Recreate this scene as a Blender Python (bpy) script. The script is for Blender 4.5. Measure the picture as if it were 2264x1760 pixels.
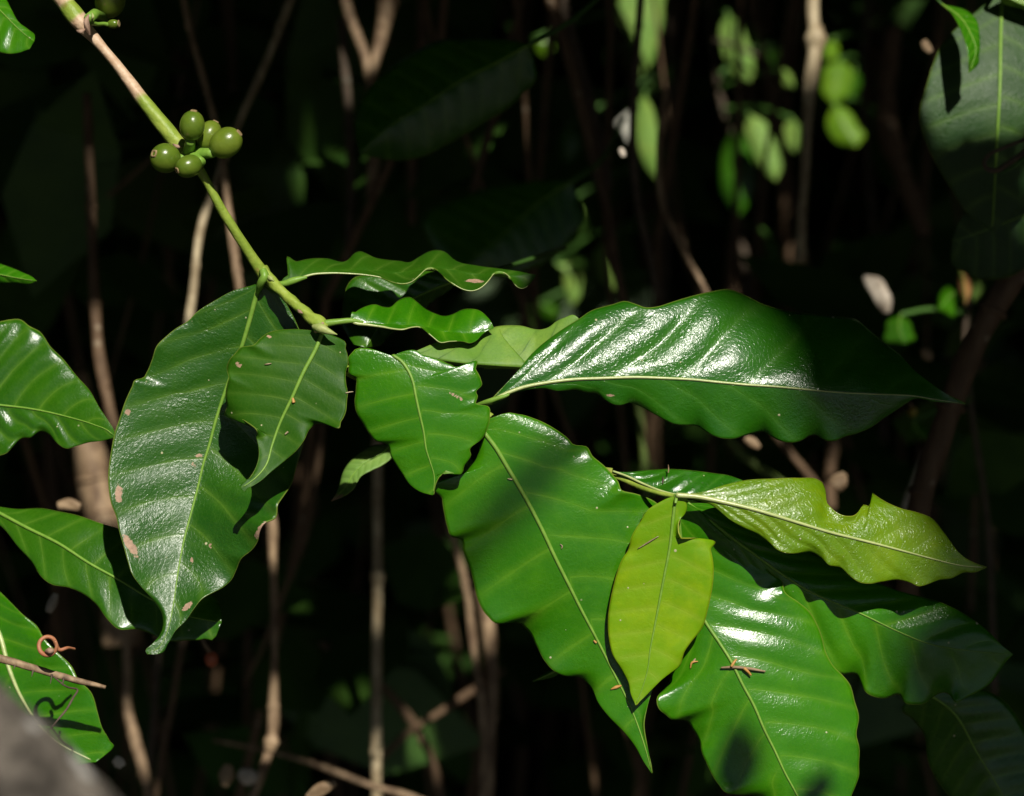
import bpy, math, random
import numpy as np
from mathutils import Vector

# ------------------------------------------------------------------ camera, sky, sun, exposure
for o in list(bpy.data.objects):
    bpy.data.objects.remove(o)
scene = bpy.context.scene
COL = scene.collection
DIST, WID, PITCH = 0.90, 0.40, math.radians(15)      # metres to the branch, metres across the frame there
FWD = np.array([0.0, math.cos(PITCH), -math.sin(PITCH)])
UPV = np.array([0.0, math.sin(PITCH), math.cos(PITCH)])
RGT = np.array([1.0, 0.0, 0.0])
CAM = -DIST * FWD
SUN = 0.19 * RGT + 0.58 * UPV - 0.79 * FWD
SUN = SUN / np.linalg.norm(SUN)

cam_data = bpy.data.cameras.new("camera")
cam = bpy.data.objects.new("camera", cam_data)
COL.objects.link(cam)
cam.location = CAM
cam.rotation_euler = (math.pi / 2 - PITCH, 0, 0)
cam_data.sensor_width = 36
cam_data.lens = 36 * DIST / WID
cam_data.clip_start, cam_data.clip_end = 0.02, 200
cam_data.dof.use_dof = True
cam_data.dof.focus_distance = DIST + 0.004
cam_data.dof.aperture_fstop = 9.0
scene.camera = cam

world = bpy.data.worlds.new("World")
scene.world = world
world.use_nodes = True
wn = world.node_tree
sky = wn.nodes.new("ShaderNodeTexSky")
sky.sky_type = 'NISHITA'
sky.sun_disc = False
sky.sun_elevation = math.asin(SUN[2])
sky.sun_rotation = math.atan2(SUN[0], SUN[1])
bg = wn.nodes["Background"]
bg.inputs[1].default_value = 0.05
wn.links.new(sky.outputs[0], bg.inputs[0])

sun_data = bpy.data.lights.new("sun", 'SUN')
sun_data.energy = 5.0
sun_data.angle = math.radians(0.53)
sun_data.color = (1.0, 0.95, 0.86)
sun = bpy.data.objects.new("sun", sun_data)
COL.objects.link(sun)
sun.rotation_euler = Vector(-SUN).to_track_quat('-Z', 'Y').to_euler()
sun.location = SUN * 5

vs = scene.view_settings
vs.view_transform, vs.look, vs.exposure, vs.gamma, vs.use_curve_mapping = 'Standard', 'None', 0.0, 1.0, False
scene.render.engine = 'CYCLES'
scene.cycles.use_denoising = True
scene.cycles.max_bounces = 4
scene.cycles.diffuse_bounces = 2
scene.cycles.glossy_bounces = 2
scene.cycles.sample_clamp_indirect = 3.0

# ------------------------------------------------------------------ helpers
rng = np.random.default_rng(7)
random.seed(5)
PX = WID / 2264.0
FR = {'D': (0, 0, 1.0366), 'A1': (0, 0, .377), 'A2': (0, 560, .377), 'A3': (0, 1120, .377), 'A4': (700, 0, .377),
      'B1': (700, 560, .377), 'B2': (700, 1120, .377), 'B3': (1464, 0, .377), 'B4': (1464, 560, .377),
      'B5': (1464, 1120, .377), 'Z1': (220, 580, .28275), 'Z2': (220, 1000, .28275), 'Z3': (600, 520, .28275),
      'Z4': (1050, 620, .28275), 'Z5': (1600, 620, .28275), 'Z6': (1300, 1000, .28275)}


def T(text):
    """'A1 x,y x,y B2 x,y' -> photograph-pixel points (each letter code names a zoomed view)."""
    f, out = FR['D'], []
    for w in text.split():
        if w in FR:
            f = FR[w]
        else:
            x, y = w.split(',')
            out.append((f[0] + f[2] * float(x), f[1] + f[2] * float(y)))
    return np.array(out)


def at(p, d):
    """photograph pixel(s) + depth in mm towards the viewer -> metres in the scene."""
    p = np.atleast_2d(p)
    s = DIST - np.asarray(d, float) / 1000.0
    s = np.broadcast_to(s, (len(p),))
    k = PX * s / DIST
    return CAM + s[:, None] * FWD + ((p[:, 0] - 1132) * k)[:, None] * RGT + ((880 - p[:, 1]) * k)[:, None] * UPV


def resample(pts, t, n):
    """Catmull-Rom through pts (any dimension) with parameters t, sampled at n even parameters."""
    pts, t = np.asarray(pts, float), np.asarray(t, float)
    u = np.linspace(0, 1, n) if np.isscalar(n) else np.asarray(n)
    m = np.zeros_like(pts)
    d = np.diff(pts, axis=0) / np.diff(t)[:, None]
    m[0], m[-1] = d[0], d[-1]
    h = np.diff(t)
    m[1:-1] = (d[:-1] * h[1:, None] + d[1:] * h[:-1, None]) / (h[1:] + h[:-1])[:, None]
    i = np.clip(np.searchsorted(t, u, 'right') - 1, 0, len(t) - 2)
    hh = h[i][:, None]
    x = ((u - t[i]) / h[i])[:, None]
    return ((2 * x**3 - 3 * x**2 + 1) * pts[i] + (x**3 - 2 * x**2 + x) * hh * m[i]
            + (-2 * x**3 + 3 * x**2) * pts[i + 1] + (x**3 - x**2) * hh * m[i + 1])


def params(p, axis):
    d = np.diff(p, axis=0)
    w = np.maximum(d @ axis, 0) + 0.22 * np.linalg.norm(d, axis=1) + 1e-6
    t = np.concatenate([[0], np.cumsum(w)])
    return t / t[-1]


def ctrl(c, u):
    """control list [v0, v1, ...] even in u, or [(u, v), ...]; smooth interpolation."""
    if np.isscalar(c):
        return np.full_like(u, float(c))
    if np.isscalar(c[0]):
        c = list(zip(np.linspace(0, 1, len(c)), c))
    a = np.array(c, float)
    return resample(a[:, 1:2], a[:, 0], u)[:, 0]


def new_mesh(name, verts, faces, mats, parent=None, smooth=True, uvs=None, attrs=None):
    me = bpy.data.meshes.new(name)
    verts = np.asarray(verts, float)
    me.from_pydata(verts.tolist(), [], faces if isinstance(faces, list) else faces.tolist())
    if uvs is not None:
        li = np.zeros(len(me.loops), int)
        me.loops.foreach_get("vertex_index", li)
        me.uv_layers.new(name="UVMap").data.foreach_set("uv", np.asarray(uvs, float)[li].ravel())
    for k, v in (attrs or {}).items():
        me.attributes.new(k, 'FLOAT', 'POINT').data.foreach_set("value", np.asarray(v, float))
    for m in (mats if isinstance(mats, (list, tuple)) else [mats]):
        me.materials.append(m)
    me.polygons.foreach_set("use_smooth", [smooth] * len(me.polygons))
    me.update()
    o = bpy.data.objects.new(name, me)
    COL.objects.link(o)
    if parent is not None:
        o.parent = parent
    return o


def empty(name, label=None, cat=None, group=None):
    o = bpy.data.objects.new(name, None)
    o.empty_display_size = 0.02
    COL.objects.link(o)
    return tag(o, label, cat, group)


def tag(o, label=None, cat=None, group=None, kind=None):
    for k, v in (('label', label), ('category', cat), ('group', group), ('kind', kind)):
        if v:
            o[k] = v
    return o


def frames_along(c):
    """tangents and a twist-free pair of normals along a 3-D polyline."""
    t = np.gradient(c, axis=0)
    t /= np.linalg.norm(t, axis=1)[:, None] + 1e-12
    a = np.cross(t[0], FWD)
    if np.linalg.norm(a) < 1e-3:
        a = np.cross(t[0], RGT)
    n = np.zeros_like(c)
    for i in range(len(c)):
        a = a - t[i] * (a @ t[i])
        a /= np.linalg.norm(a)
        n[i] = a
    return t, n, np.cross(t, n)


def tube_geo(c, r, sides=12, rough=0.0, seed=0):
    """rings round centreline c with radii r, capped; returns verts, faces, u-per-vertex."""
    c, r = np.asarray(c), np.broadcast_to(np.asarray(r, float), (len(c),))
    t, n, b = frames_along(c)
    th = np.linspace(0, 2 * np.pi, sides, endpoint=False)
    rr = r[:, None] * np.ones(sides)
    if rough:
        g = np.random.default_rng(seed)
        w = sum(g.normal() * np.sin(th[None] * k + g.uniform(0, 6.3) + np.arange(len(c))[:, None] * g.uniform(.1, .9))
                for k in (1, 2, 3, 4))
        rr = rr * (1 + rough * w / 2)
    v = (c[:, None] + rr[..., None] * (np.cos(th)[None, :, None] * n[:, None] + np.sin(th)[None, :, None] * b[:, None])).reshape(-1, 3)
    f = []
    m = len(c)
    for i in range(m - 1):
        for j in range(sides):
            k = (j + 1) % sides
            f.append((i * sides + j, i * sides + k, (i + 1) * sides + k, (i + 1) * sides + j))
    f.append(tuple(range(sides - 1, -1, -1)))
    f.append(tuple(range((m - 1) * sides, m * sides)))
    return v, f, np.repeat(np.linspace(0, 1, m), sides)


def tube(name, pts, depth, width, mat, parent=None, n=None, sides=12, rough=0.04, seed=0, attrs=None):
    """a stem: pixel polyline, depth control, width control in photograph pixels (at the branch)."""
    d = np.linalg.norm(np.diff(pts, axis=0), axis=1)
    t = np.concatenate([[0], np.cumsum(d)]) / d.sum()
    n = n or max(8, int(d.sum() / 14))
    u = np.linspace(0, 1, n)
    p = resample(pts, t, u)
    z = ctrl(depth, u)
    c = at(p, z)
    s = (DIST - z / 1000) / DIST
    r = ctrl(width, u) * PX * s / 2
    v, f, uu = tube_geo(c, r, sides, rough, seed)
    at_ = {k: ctrl(a, uu) for k, a in (attrs or {}).items()}
    return new_mesh(name, v, f, mat, parent, attrs=at_)


# ------------------------------------------------------------------ materials
def nt(name):
    m = bpy.data.materials.new(name)
    m.use_nodes = True
    t = m.node_tree
    return m, t, t.nodes["Principled BSDF"], t.nodes["Material Output"]


class G:
    """small helper for chaining nodes"""
    def __init__(s, t):
        s.t = t

    def n(s, kind, **kw):
        x = s.t.nodes.new("ShaderNode" + kind)
        for k, v in kw.items():
            setattr(x, k, v)
        return x

    def set(s, sock, v):
        if hasattr(v, 'is_output'):
            s.t.links.new(v, sock)
        else:
            sock.default_value = v

    def math(s, op, a, b=0.0, c=0.0, clamp=False):
        x = s.n("Math", operation=op, use_clamp=clamp)
        for i, v in enumerate((a, b, c)):
            s.set(x.inputs[i], v)
        return x.outputs[0]

    def ramp(s, v, lo, hi, a=0.0, b=1.0):
        x = s.n("MapRange", interpolation_type='SMOOTHSTEP')
        for i, q in enumerate((v, lo, hi, a, b)):
            s.set(x.inputs[i], q)
        return x.outputs[0]

    def mix(s, f, a, b, mode='MIX'):
        x = s.n("Mix", data_type='RGBA', blend_type=mode)
        s.set(x.inputs[0], f)
        s.set(x.inputs[6], (*a, 1) if isinstance(a, tuple) and len(a) == 3 else a)
        s.set(x.inputs[7], (*b, 1) if isinstance(b, tuple) and len(b) == 3 else b)
        return x.outputs[2]

    def noise(s, vec, scale, detail=3.0, rough=.55, out=0):
        x = s.n("TexNoise")
        s.set(x.inputs['Vector'], vec)
        x.inputs['Scale'].default_value = scale
        x.inputs['Detail'].default_value = detail
        x.inputs['Roughness'].default_value = rough
        return x.outputs[out]

    def voro(s, vec, scale, feature='F1', out='Distance'):
        x = s.n("TexVoronoi", feature=feature)
        s.set(x.inputs['Vector'], vec)
        x.inputs['Scale'].default_value = scale
        return x.outputs[out]


def leaf_mat(name, base, base2, vein, rough=0.33, veinw=0.05, veina=0.55, bump=1.0, specks=0.55, edge=(.25, .32, .05),
             scar=(.42, .27, .18), under=False, spec=0.5, transl=0.12):
    m, t, bs, out = nt(name)
    g = G(t)
    uv = g.n("UVMap").outputs[0]
    sep = g.n("SeparateXYZ")
    t.links.new(uv, sep.inputs[0])
    p, v = sep.outputs[0], sep.outputs[1]
    av = g.math('ABSOLUTE', v)
    obj = g.n("TexCoord").outputs['Object']
    # lateral veins (integers of p), finer ones between them
    dv = g.math('PINGPONG', p, 0.5)
    wob = g.noise(obj, 90, 2)
    dv = g.math('ADD', dv, g.math('MULTIPLY', g.math('SUBTRACT', wob, .5), .12))
    fade = g.math('SUBTRACT', 1.0, g.math('POWER', av, 3.0))
    vw = g.math('MULTIPLY', g.ramp(g.noise(obj, 210, 2), .25, .75, .45, 1.35), veinw)
    v1 = g.math('MULTIPLY', g.ramp(dv, vw, g.math('MULTIPLY', vw, .2)), fade)
    net = g.voro(obj, 620, 'DISTANCE_TO_EDGE')
    v2 = g.math('MULTIPLY', g.ramp(net, .10, .0), .50)
    big = g.noise(obj, 26, 4)
    fine = g.noise(obj, 420, 3, .6)
    c = g.mix(g.ramp(big, .35, .68), base, base2)
    blot = g.ramp(g.noise(obj, 62, 5, .65), .42, .72)
    c = g.mix(g.math('MULTIPLY', blot, .55), c, tuple(min(1, x * y) for x, y in zip(base2, (1.5, 1.15, 1.0))))
    c = g.mix(g.math('MULTIPLY', g.ramp(dv, .22, .02), .22), c, vein)
    c = g.mix(g.math('MULTIPLY', g.ramp(fine, .3, .75), .28), c, tuple(x * .72 for x in base2))
    c = g.mix(g.math('MULTIPLY', g.math('MAXIMUM', v1, g.math('MULTIPLY', v2, .5)), veina), c, vein)
    c = g.mix(g.math('MULTIPLY', g.ramp(av, .982, .998), .55), c, edge)
    # scars with ragged edges
    at_s = g.n("Attribute", attribute_name="scar").outputs['Fac']
    sc = g.ramp(g.math('ADD', at_s, g.math('MULTIPLY', g.math('SUBTRACT', g.noise(obj, 420, 5, .75), .5), 1.3)), .52, .66)
    c = g.mix(sc, c, g.mix(g.noise(obj, 700, 2), tuple(x * .55 for x in scar), tuple(min(1, x * 1.5) for x in scar)))
    # pale crumbs and dust specks
    vo = g.n("TexVoronoi")
    t.links.new(obj, vo.inputs['Vector'])
    vo.inputs['Scale'].default_value = 330
    rnd = g.n("SeparateColor")
    t.links.new(vo.outputs['Color'], rnd.inputs[0])
    sp = g.math('MULTIPLY', g.ramp(vo.outputs['Distance'], g.math('MULTIPLY', rnd.outputs[1], .26), g.math('MULTIPLY', rnd.outputs[1], .10)), g.math('GREATER_THAN', rnd.outputs[0], 1.0 - .09 * specks))
    c = g.mix(sp, c, (.55, .52, .3))
    t.links.new(c, bs.inputs['Base Color'])
    ro = g.math('ADD', g.math('MULTIPLY', g.math('SUBTRACT', g.noise(obj, 140, 3), .5), .16), rough)
    ro = g.math('ADD', ro, g.math('MULTIPLY', g.math('MAXIMUM', sc, sp), .35), clamp=True)
    t.links.new(ro, bs.inputs['Roughness'])
    bs.inputs['Specular IOR Level'].default_value = spec
    # relief: sunken veins, fine net, pimpled skin
    hgt = g.math('ADD', g.math('MULTIPLY', v1, .5 if under else -.22), g.math('MULTIPLY', v2, -.25))
    patch = g.ramp(g.noise(obj, 48, 3), .38, .66, .25, 1.25)
    ridge = g.math('ABSOLUTE', g.math('SUBTRACT', g.noise(obj, 430, 3, .6), .5))
    hgt = g.math('ADD', hgt, g.math('MULTIPLY', g.math('MULTIPLY', ridge, patch), 2.4))
    hgt = g.math('ADD', hgt, g.math('MULTIPLY', g.noise(obj, 900, 2, .6), .18))
    hgt = g.math('ADD', hgt, g.math('MULTIPLY', g.noise(obj, 260, 3), 1.0))
    hgt = g.math('ADD', hgt, g.math('MULTIPLY', sp, .8))
    b = g.n("Bump")
    b.inputs['Strength'].default_value = 0.55 * bump
    b.inputs['Distance'].default_value = 0.00016
    t.links.new(hgt, b.inputs['Height'])
    t.links.new(b.outputs[0], bs.inputs['Normal'])
    tr = g.n("BsdfTranslucent")
    t.links.new(g.mix(.5, c, (.25, .45, .03)), tr.inputs[0])
    mx = g.n("MixShader")
    mx.inputs[0].default_value = transl
    t.links.new(bs.outputs[0], mx.inputs[1])
    t.links.new(tr.outputs[0], mx.inputs[2])
    t.links.new(mx.outputs[0], out.inputs[0])
    return m


def plain_mat(name, a, b, rough=.6, scale=120, bump=.3, dist=.0006, spots=None, spec=.35, attr=None, attr_col=None, stretch=None):
    m, t, bs, out = nt(name)
    g = G(t)
    obj = g.n("TexCoord").outputs['Object']
    vec = obj
    if stretch:
        mp = g.n("Mapping")
        t.links.new(obj, mp.inputs[0])
        mp.inputs['Scale'].default_value = stretch
        vec = mp.outputs[0]
    nz = g.noise(vec, scale, 4, .6)
    c = g.mix(g.ramp(nz, .3, .7), a, b)
    if attr:
        f = g.n("Attribute", attribute_name=attr).outputs['Fac']
        f = g.ramp(g.math('ADD', f, g.math('MULTIPLY', g.math('SUBTRACT', g.noise(obj, 150, 4, .7), .5), .9)), .15, .85)
        c = g.mix(f, c, g.mix(g.ramp(g.noise(vec, scale * 2, 3), .3, .7), attr_col[0], attr_col[1]))
    if spots:
        vo = g.n("TexVoronoi")
        t.links.new(obj, vo.inputs['Vector'])
        vo.inputs['Scale'].default_value = spots[1]
        rnd = g.n("SeparateColor")
        t.links.new(vo.outputs['Color'], rnd.inputs[0])
        f = g.math('MULTIPLY', g.ramp(vo.outputs['Distance'], .34, .12), g.math('GREATER_THAN', rnd.outputs[0], spots[2]))
        c = g.mix(f, c, spots[0])
    t.links.new(c, bs.inputs['Base Color'])
    bs.inputs['Roughness'].default_value = rough
    bs.inputs['Specular IOR Level'].default_value = spec
    bp = g.n("Bump")
    bp.inputs['Strength'].default_value = bump
    bp.inputs['Distance'].default_value = dist
    t.links.new(g.noise(vec, scale * 2.5, 4, .65), bp.inputs['Height'])
    t.links.new(bp.outputs[0], bs.inputs['Normal'])
    return m


M = {}
M['mature'] = leaf_mat("leaf_mature", (.018, .098, .002), (.030, .130, .003), (.12, .25, .02), rough=.28, veina=.4, spec=.5)
M['deep'] = leaf_mat("leaf_deep", (.013, .084, .002), (.022, .110, .003), (.11, .23, .02), rough=.35, bump=2.2, veina=.4, spec=.7)
M['dull'] = leaf_mat("leaf_dull", (.017, .084, .001), (.027, .110, .002), (.10, .20, .02), rough=.5, veinw=.035, veina=.45, spec=.2)
M['mid'] = leaf_mat("leaf_mid", (.025, .155, .0012), (.040, .200, .002), (.14, .32, .015), rough=.24, veina=.32, spec=.5, bump=1.1)
M['gloss'] = leaf_mat("leaf_gloss", (.013, .105, .002), (.022, .140, .003), (.08, .24, .02), rough=.25, bump=1.9, veina=.2, spec=.7)
M['young'] = leaf_mat("leaf_young", (.140, .335, .0015), (.215, .405, .003), (.32, .44, .04), rough=.42, veina=.09, edge=(.42, .34, .04),
                      transl=.2, specks=.4, spec=.35)
M['young_olive'] = leaf_mat("leaf_young_olive", (.108, .228, .002), (.140, .270, .003), (.2, .34, .03), rough=.29, veina=.10, bump=3.2, spec=.75,
                            edge=(.42, .40, .06), transl=.15)
M['under'] = leaf_mat("leaf_underside", (.125, .27, .03), (.17, .33, .045), (.05, .13, .02), rough=.5, veinw=.035, veina=.7, under=True, specks=0, spec=.3)
M['bright'] = leaf_mat("leaf_bright", (.026, .150, .002), (.040, .19, .003), (.16, .33, .03), rough=.22, veina=.25)
M['pale'] = leaf_mat("leaf_pale", (.14, .28, .045), (.20, .35, .075), (.25, .40, .1), rough=.45, veina=.3, specks=0, spec=.3)
M['midrib'] = plain_mat("midrib_green", (.15, .30, .035), (.20, .36, .05), .42, 300, .2)
M['midrib_pale'] = plain_mat("midrib_pale", (.38, .46, .16), (.48, .54, .22), .3, 300, .2, spec=.6)
M['midrib_dark'] = plain_mat("midrib_dark", (.05, .13, .02), (.07, .17, .03), .45, 300, .2)
M['stem'] = plain_mat("stem_green", (.21, .31, .035), (.33, .42, .065), .45, 160, .7, spots=((.25, .14, .05), 150, .72), attr="bark",
                      attr_col=((.50, .33, .20), (.68, .50, .34)))
M['stipule'] = plain_mat("stipule", (.30, .38, .10), (.42, .46, .18), .5, 300, .3, spots=((.22, .12, .05), 260, .6))
M['scale'] = plain_mat("dry_scale", (.30, .18, .12), (.42, .28, .2), .7, 400, .5)
M['berry'] = plain_mat("berry_green", (.075, .140, .010), (.125, .19, .018), .30, 130, .25, spec=.5, spots=((.16, .17, .04), 420, .8))
M['berry_pale'] = plain_mat("berry_pale", (.105, .165, .012), (.15, .21, .022), .30, 130, .25, spec=.5, spots=((.2, .19, .05), 380, .78))
M['berry_tip'] = plain_mat("berry_tip", (.24, .16, .07), (.36, .27, .13), .6, 700, .6)
M['tan'] = plain_mat("stem_tan", (.13, .08, .045), (.40, .28, .165), .6, 150, .9, stretch=(1, 1, .3), spots=((.12, .07, .04), 130, .7))
M['straw'] = plain_mat("stem_straw", (.24, .18, .10), (.52, .43, .27), .55, 150, .7, stretch=(1, 1, .3), spots=((.2, .14, .08), 120, .75))
M['brown'] = plain_mat("stem_brown", (.10, .060, .032), (.16, .10, .055), .7, 180, .6, stretch=(1, 1, .3), spots=((.26, .2, .13), 120, .8))
M['dark'] = plain_mat("stem_dark", (.07, .05, .032), (.13, .095, .065), .75, 140, .8, dist=.001, spots=((.17, .15, .11), 100, .7))
M['greenstem'] = plain_mat("stem_shoot", (.09, .14, .03), (.13, .19, .04), .5, 200, .4)
M['bark'] = plain_mat("trunk_bark", (.045, .038, .03), (.22, .19, .155), .8, 90, 1.0, dist=.006, spots=((.52, .50, .46), 110, .5))
M['litter'] = plain_mat("litter_dry", (.18, .115, .06), (.34, .24, .14), .65, 90, .6)
M['litter_pale'] = plain_mat("litter_pale", (.34, .28, .21), (.56, .50, .41), .55, 90, .4)
M['rust'] = plain_mat("tendril_rust", (.36, .13, .06), (.46, .2, .1), .5, 300, .3)
M['canopy'] = plain_mat("canopy_leaf", (.028, .080, .010), (.048, .112, .015), .5, 30, .2)
M['ground'] = plain_mat("ground_soil", (.022, .016, .010), (.045, .032, .020), .9, 14, 1.0, dist=.01, spots=((.09, .06, .035), 30, .6))
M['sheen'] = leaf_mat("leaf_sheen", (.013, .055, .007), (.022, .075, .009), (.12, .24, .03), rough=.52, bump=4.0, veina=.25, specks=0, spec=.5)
M['vivid'] = leaf_mat("leaf_vivid", (.09, .21, .004), (.13, .27, .006), (.2, .4, .05), rough=.4, veina=.2, specks=0)
M['orange'] = leaf_mat("leaf_orange", (.34, .16, .06), (.45, .24, .1), (.3, .14, .05), rough=.5, veina=.2, specks=0)
M['litter_leaf'] = leaf_mat("leaf_pale_dry", (.5, .5, .42), (.6, .6, .52), (.4, .4, .3), rough=.45, veina=.2, specks=0)
M['redfruit'] = plain_mat("fruit_red", (.40, .09, .04), (.5, .14, .07), .35, 200, .1)
M['orangebud'] = plain_mat("bud_orange", (.36, .20, .03), (.22, .28, .04), .4, 90, .1)
M['orangewood'] = plain_mat("spur_orange", (.45, .22, .05), (.55, .3, .09), .5, 300, .3)

# ------------------------------------------------------------------ leaves
GH = np.array([-0.106, -0.324])       # depth slope (mm per mm, x right / y up) at which a leaf mirrors the sun
LEAVES = {}


def leaf(name, parent, mid, left, right, z, zl=0.0, zr=0.0, mat='mature', rib='midrib', nv=9, slope=.16, quilt=.7, wave=.9,
         ribw=(7, 5, 3, 1.2), under='under', flip=False, scars=(), key=None, NU=110, NV=18, veincurve=1.3, label=None, thick=.45, arch=1.25, roll=.5, crease=1.5):
    """One leaf: midrib and both margins traced, depth of the midrib (z) and of the margins relative to it (zl, zr) in mm."""
    axis = mid[-1] - mid[0]
    axis = axis / np.linalg.norm(axis)
    u = np.linspace(0, 1, NU)
    pm = resample(mid, params(mid, axis), u)
    zm = ctrl(z, u)
    sides = []
    for mg, zz in ((left, zl), (right, zr)):
        mg = np.vstack([mid[:1], mg, mid[-1:]]) if np.linalg.norm(mg[-1] - mid[-1]) > 3 else np.vstack([mid[:1], mg])
        pe = resample(mg, params(mg, axis), u)
        k = max(3, NU // 7)
        pad = np.vstack([np.repeat(pe[:1], k, 0), pe, np.repeat(pe[-1:], k, 0)])
        ker = np.hanning(2 * k + 1)
        ker /= ker.sum()
        sm = np.stack([np.convolve(pad[:, i], ker, 'valid') for i in (0, 1)], 1)
        c = pe - pm
        w = np.linalg.norm(c, axis=1)
        cn = np.stack([-axis[1], axis[0]])
        if np.mean(c @ cn) < 0:
            cn = -cn
        res = ((pe - sm) @ cn) * np.sin(np.pi * np.clip(u, 0, 1)) ** .5
        sgn = np.sign(cn[0] * GH[0] + -cn[1] * GH[1])
        sides.append((pe, ctrl(zz, u) * np.minimum(1, w / (w.max() * .5 + 1e-6)), res * PX * 1000 * sgn, w))
    vs_ = np.linspace(-1, 1, 2 * NV + 1)
    P = np.zeros((NU, 2 * NV + 1, 2))
    Z = np.zeros((NU, 2 * NV + 1))
    UVp = np.zeros((NU, 2 * NV + 1, 2))
    for j, v in enumerate(vs_):
        pe, ze, wv, w = sides[0] if v < 0 else sides[1]
        a = abs(v)
        P[:, j] = pm * (1 - a) + pe * a
        sl = slope if np.isscalar(slope) else slope[0 if v < 0 else 1]
        ph = (u - sl * a ** veincurve * np.clip(1.3 - u, 0.2, 1)) * nv + (.5 if v > 0 else 0) * .6 + .2
        env = (np.minimum(1, a * 5) * np.minimum(1, (1 - a) * 3.2)) * np.sin(np.pi * np.clip(u * .98 + .01, 0, 1)) ** .6
        q = (quilt if np.isscalar(quilt) else quilt[0 if v < 0 else 1]) * (np.abs(np.sin(np.pi * ph)) ** crease - .5) * env * np.minimum(1, w / (w.max() + 1e-6) * 1.4)
        Z[:, j] = zm + ze * a ** arch + 1.4 * wave * wv * a ** 4 + q - roll * a ** 9 * np.minimum(1, w / (w.max() * .4 + 1e-6))
        UVp[:, j, 0], UVp[:, j, 1] = ph, v
    V = at(P.reshape(-1, 2), Z.ravel())
    n2 = 2 * NV + 1
    idx = np.arange(NU * n2).reshape(NU, n2)
    F = np.stack([idx[:-1, :-1], idx[:-1, 1:], idx[1:, 1:], idx[1:, :-1]], -1).reshape(-1, 4)
    # orientation: upper side to the viewer unless flip
    nn = np.cross(V[F[:, 1]] - V[F[:, 0]], V[F[:, 3]] - V[F[:, 0]]).sum(0)
    if (nn @ FWD > 0) != flip:
        F = F[:, ::-1]
    sc = np.zeros(NU * n2)
    pp = P.reshape(-1, 2)
    for (x, y, rx, ry, an) in scars:
        ca, sa = math.cos(math.radians(an)), math.sin(math.radians(an))
        dx, dy = pp[:, 0] - x, pp[:, 1] - y
        sc = np.maximum(sc, np.clip(1.15 - .6 * np.hypot((dx * ca + dy * sa) / rx, (-dx * sa + dy * ca) / ry), 0, 1))
    o = new_mesh(name, V, F, [M[mat], M[under]], parent, uvs=UVp.reshape(-1, 2), attrs={'scar': sc})
    s = o.modifiers.new("thickness", 'SOLIDIFY')
    s.thickness = thick / 1000
    s.offset = -1
    s.material_offset = 1
    s.use_even_offset = False
    if label:
        o['label'] = label
    if rib:
        off = .12 if not flip else .3
        c = at(pm, zm + off)
        r = ctrl(list(ribw), u) * PX / 2
        v, f, _ = tube_geo(c[:-2], r[:-2], 8)
        new_mesh('midrib', v, f, M[rib], o)
    LEAVES[key or name] = (P, Z)
    return o


def on_leaf(key, p, lift=0.4):
    P, Z = LEAVES[key]
    d = np.hypot(P[..., 0] - p[0], P[..., 1] - p[1])
    return Z.ravel()[np.argmin(d)] + lift


# ------------------------------------------------------------------ the setting: forest floor
def ground_z(x, y):
    return -1.0 + .05 * np.sin(x * 1.3 + 1) * np.cos(y * .9) + .03 * np.sin(3.1 * x + y * 2.3)


gx = np.concatenate([-np.geomspace(60, 4, 14), np.linspace(-3.5, 3.5, 50), np.geomspace(4, 60, 14)])
gy = np.concatenate([-np.geomspace(60, 3, 14), np.linspace(-2.5, 6, 60), np.geomspace(6.5, 60, 14)])
X, Y = np.meshgrid(gx, gy, indexing='ij')
V = np.stack([X, Y, ground_z(X, Y)], -1).reshape(-1, 3)
ix = np.arange(X.size).reshape(X.shape)
F = np.stack([ix[:-1, :-1], ix[1:, :-1], ix[1:, 1:], ix[:-1, 1:]], -1).reshape(-1, 4)
tag(new_mesh('ground', V, F, M['ground']), 'dark forest floor under the thicket', 'ground', kind='structure')


def leaf_cloud(c, size, rg, flat=.6):
    """many small pointed leaves: centres c, lengths size; returns verts (n, 6, 3), face table for one leaf."""
    n = len(c)
    d = rg.normal(size=(n, 3)) * [1, 1, .6]
    d /= np.linalg.norm(d, axis=1)[:, None]
    nr = rg.normal(size=(n, 3)) * [flat, flat, 1] + SUN * .6
    w = np.cross(d, nr)
    w /= np.linalg.norm(w, axis=1)[:, None] + 1e-9
    nn = np.cross(w, d)
    L = np.asarray(size)[:, None] if np.ndim(size) else size
    h = .23 * L
    return np.stack([c - d * L * .5, c - d * L * .12 - w * h - nn * L * .03, c + d * L * .2 - w * h * .8 - nn * L * .05, c + d * L * .5 - nn * L * .12,
                     c + d * L * .2 + w * h * .8 - nn * L * .05, c - d * L * .12 + w * h - nn * L * .03], 1)


def cloud_mesh(name, q, mat, parent=None):
    n = len(q)
    base = (np.arange(n) * 6)[:, None, None]
    f = (base + np.array([[0, 1, 2, 5], [2, 3, 4, 5]])[None]).reshape(-1, 4)
    return new_mesh(name, q.reshape(-1, 3), f, mat, parent, smooth=False)


rg = np.random.default_rng(21)
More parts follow.
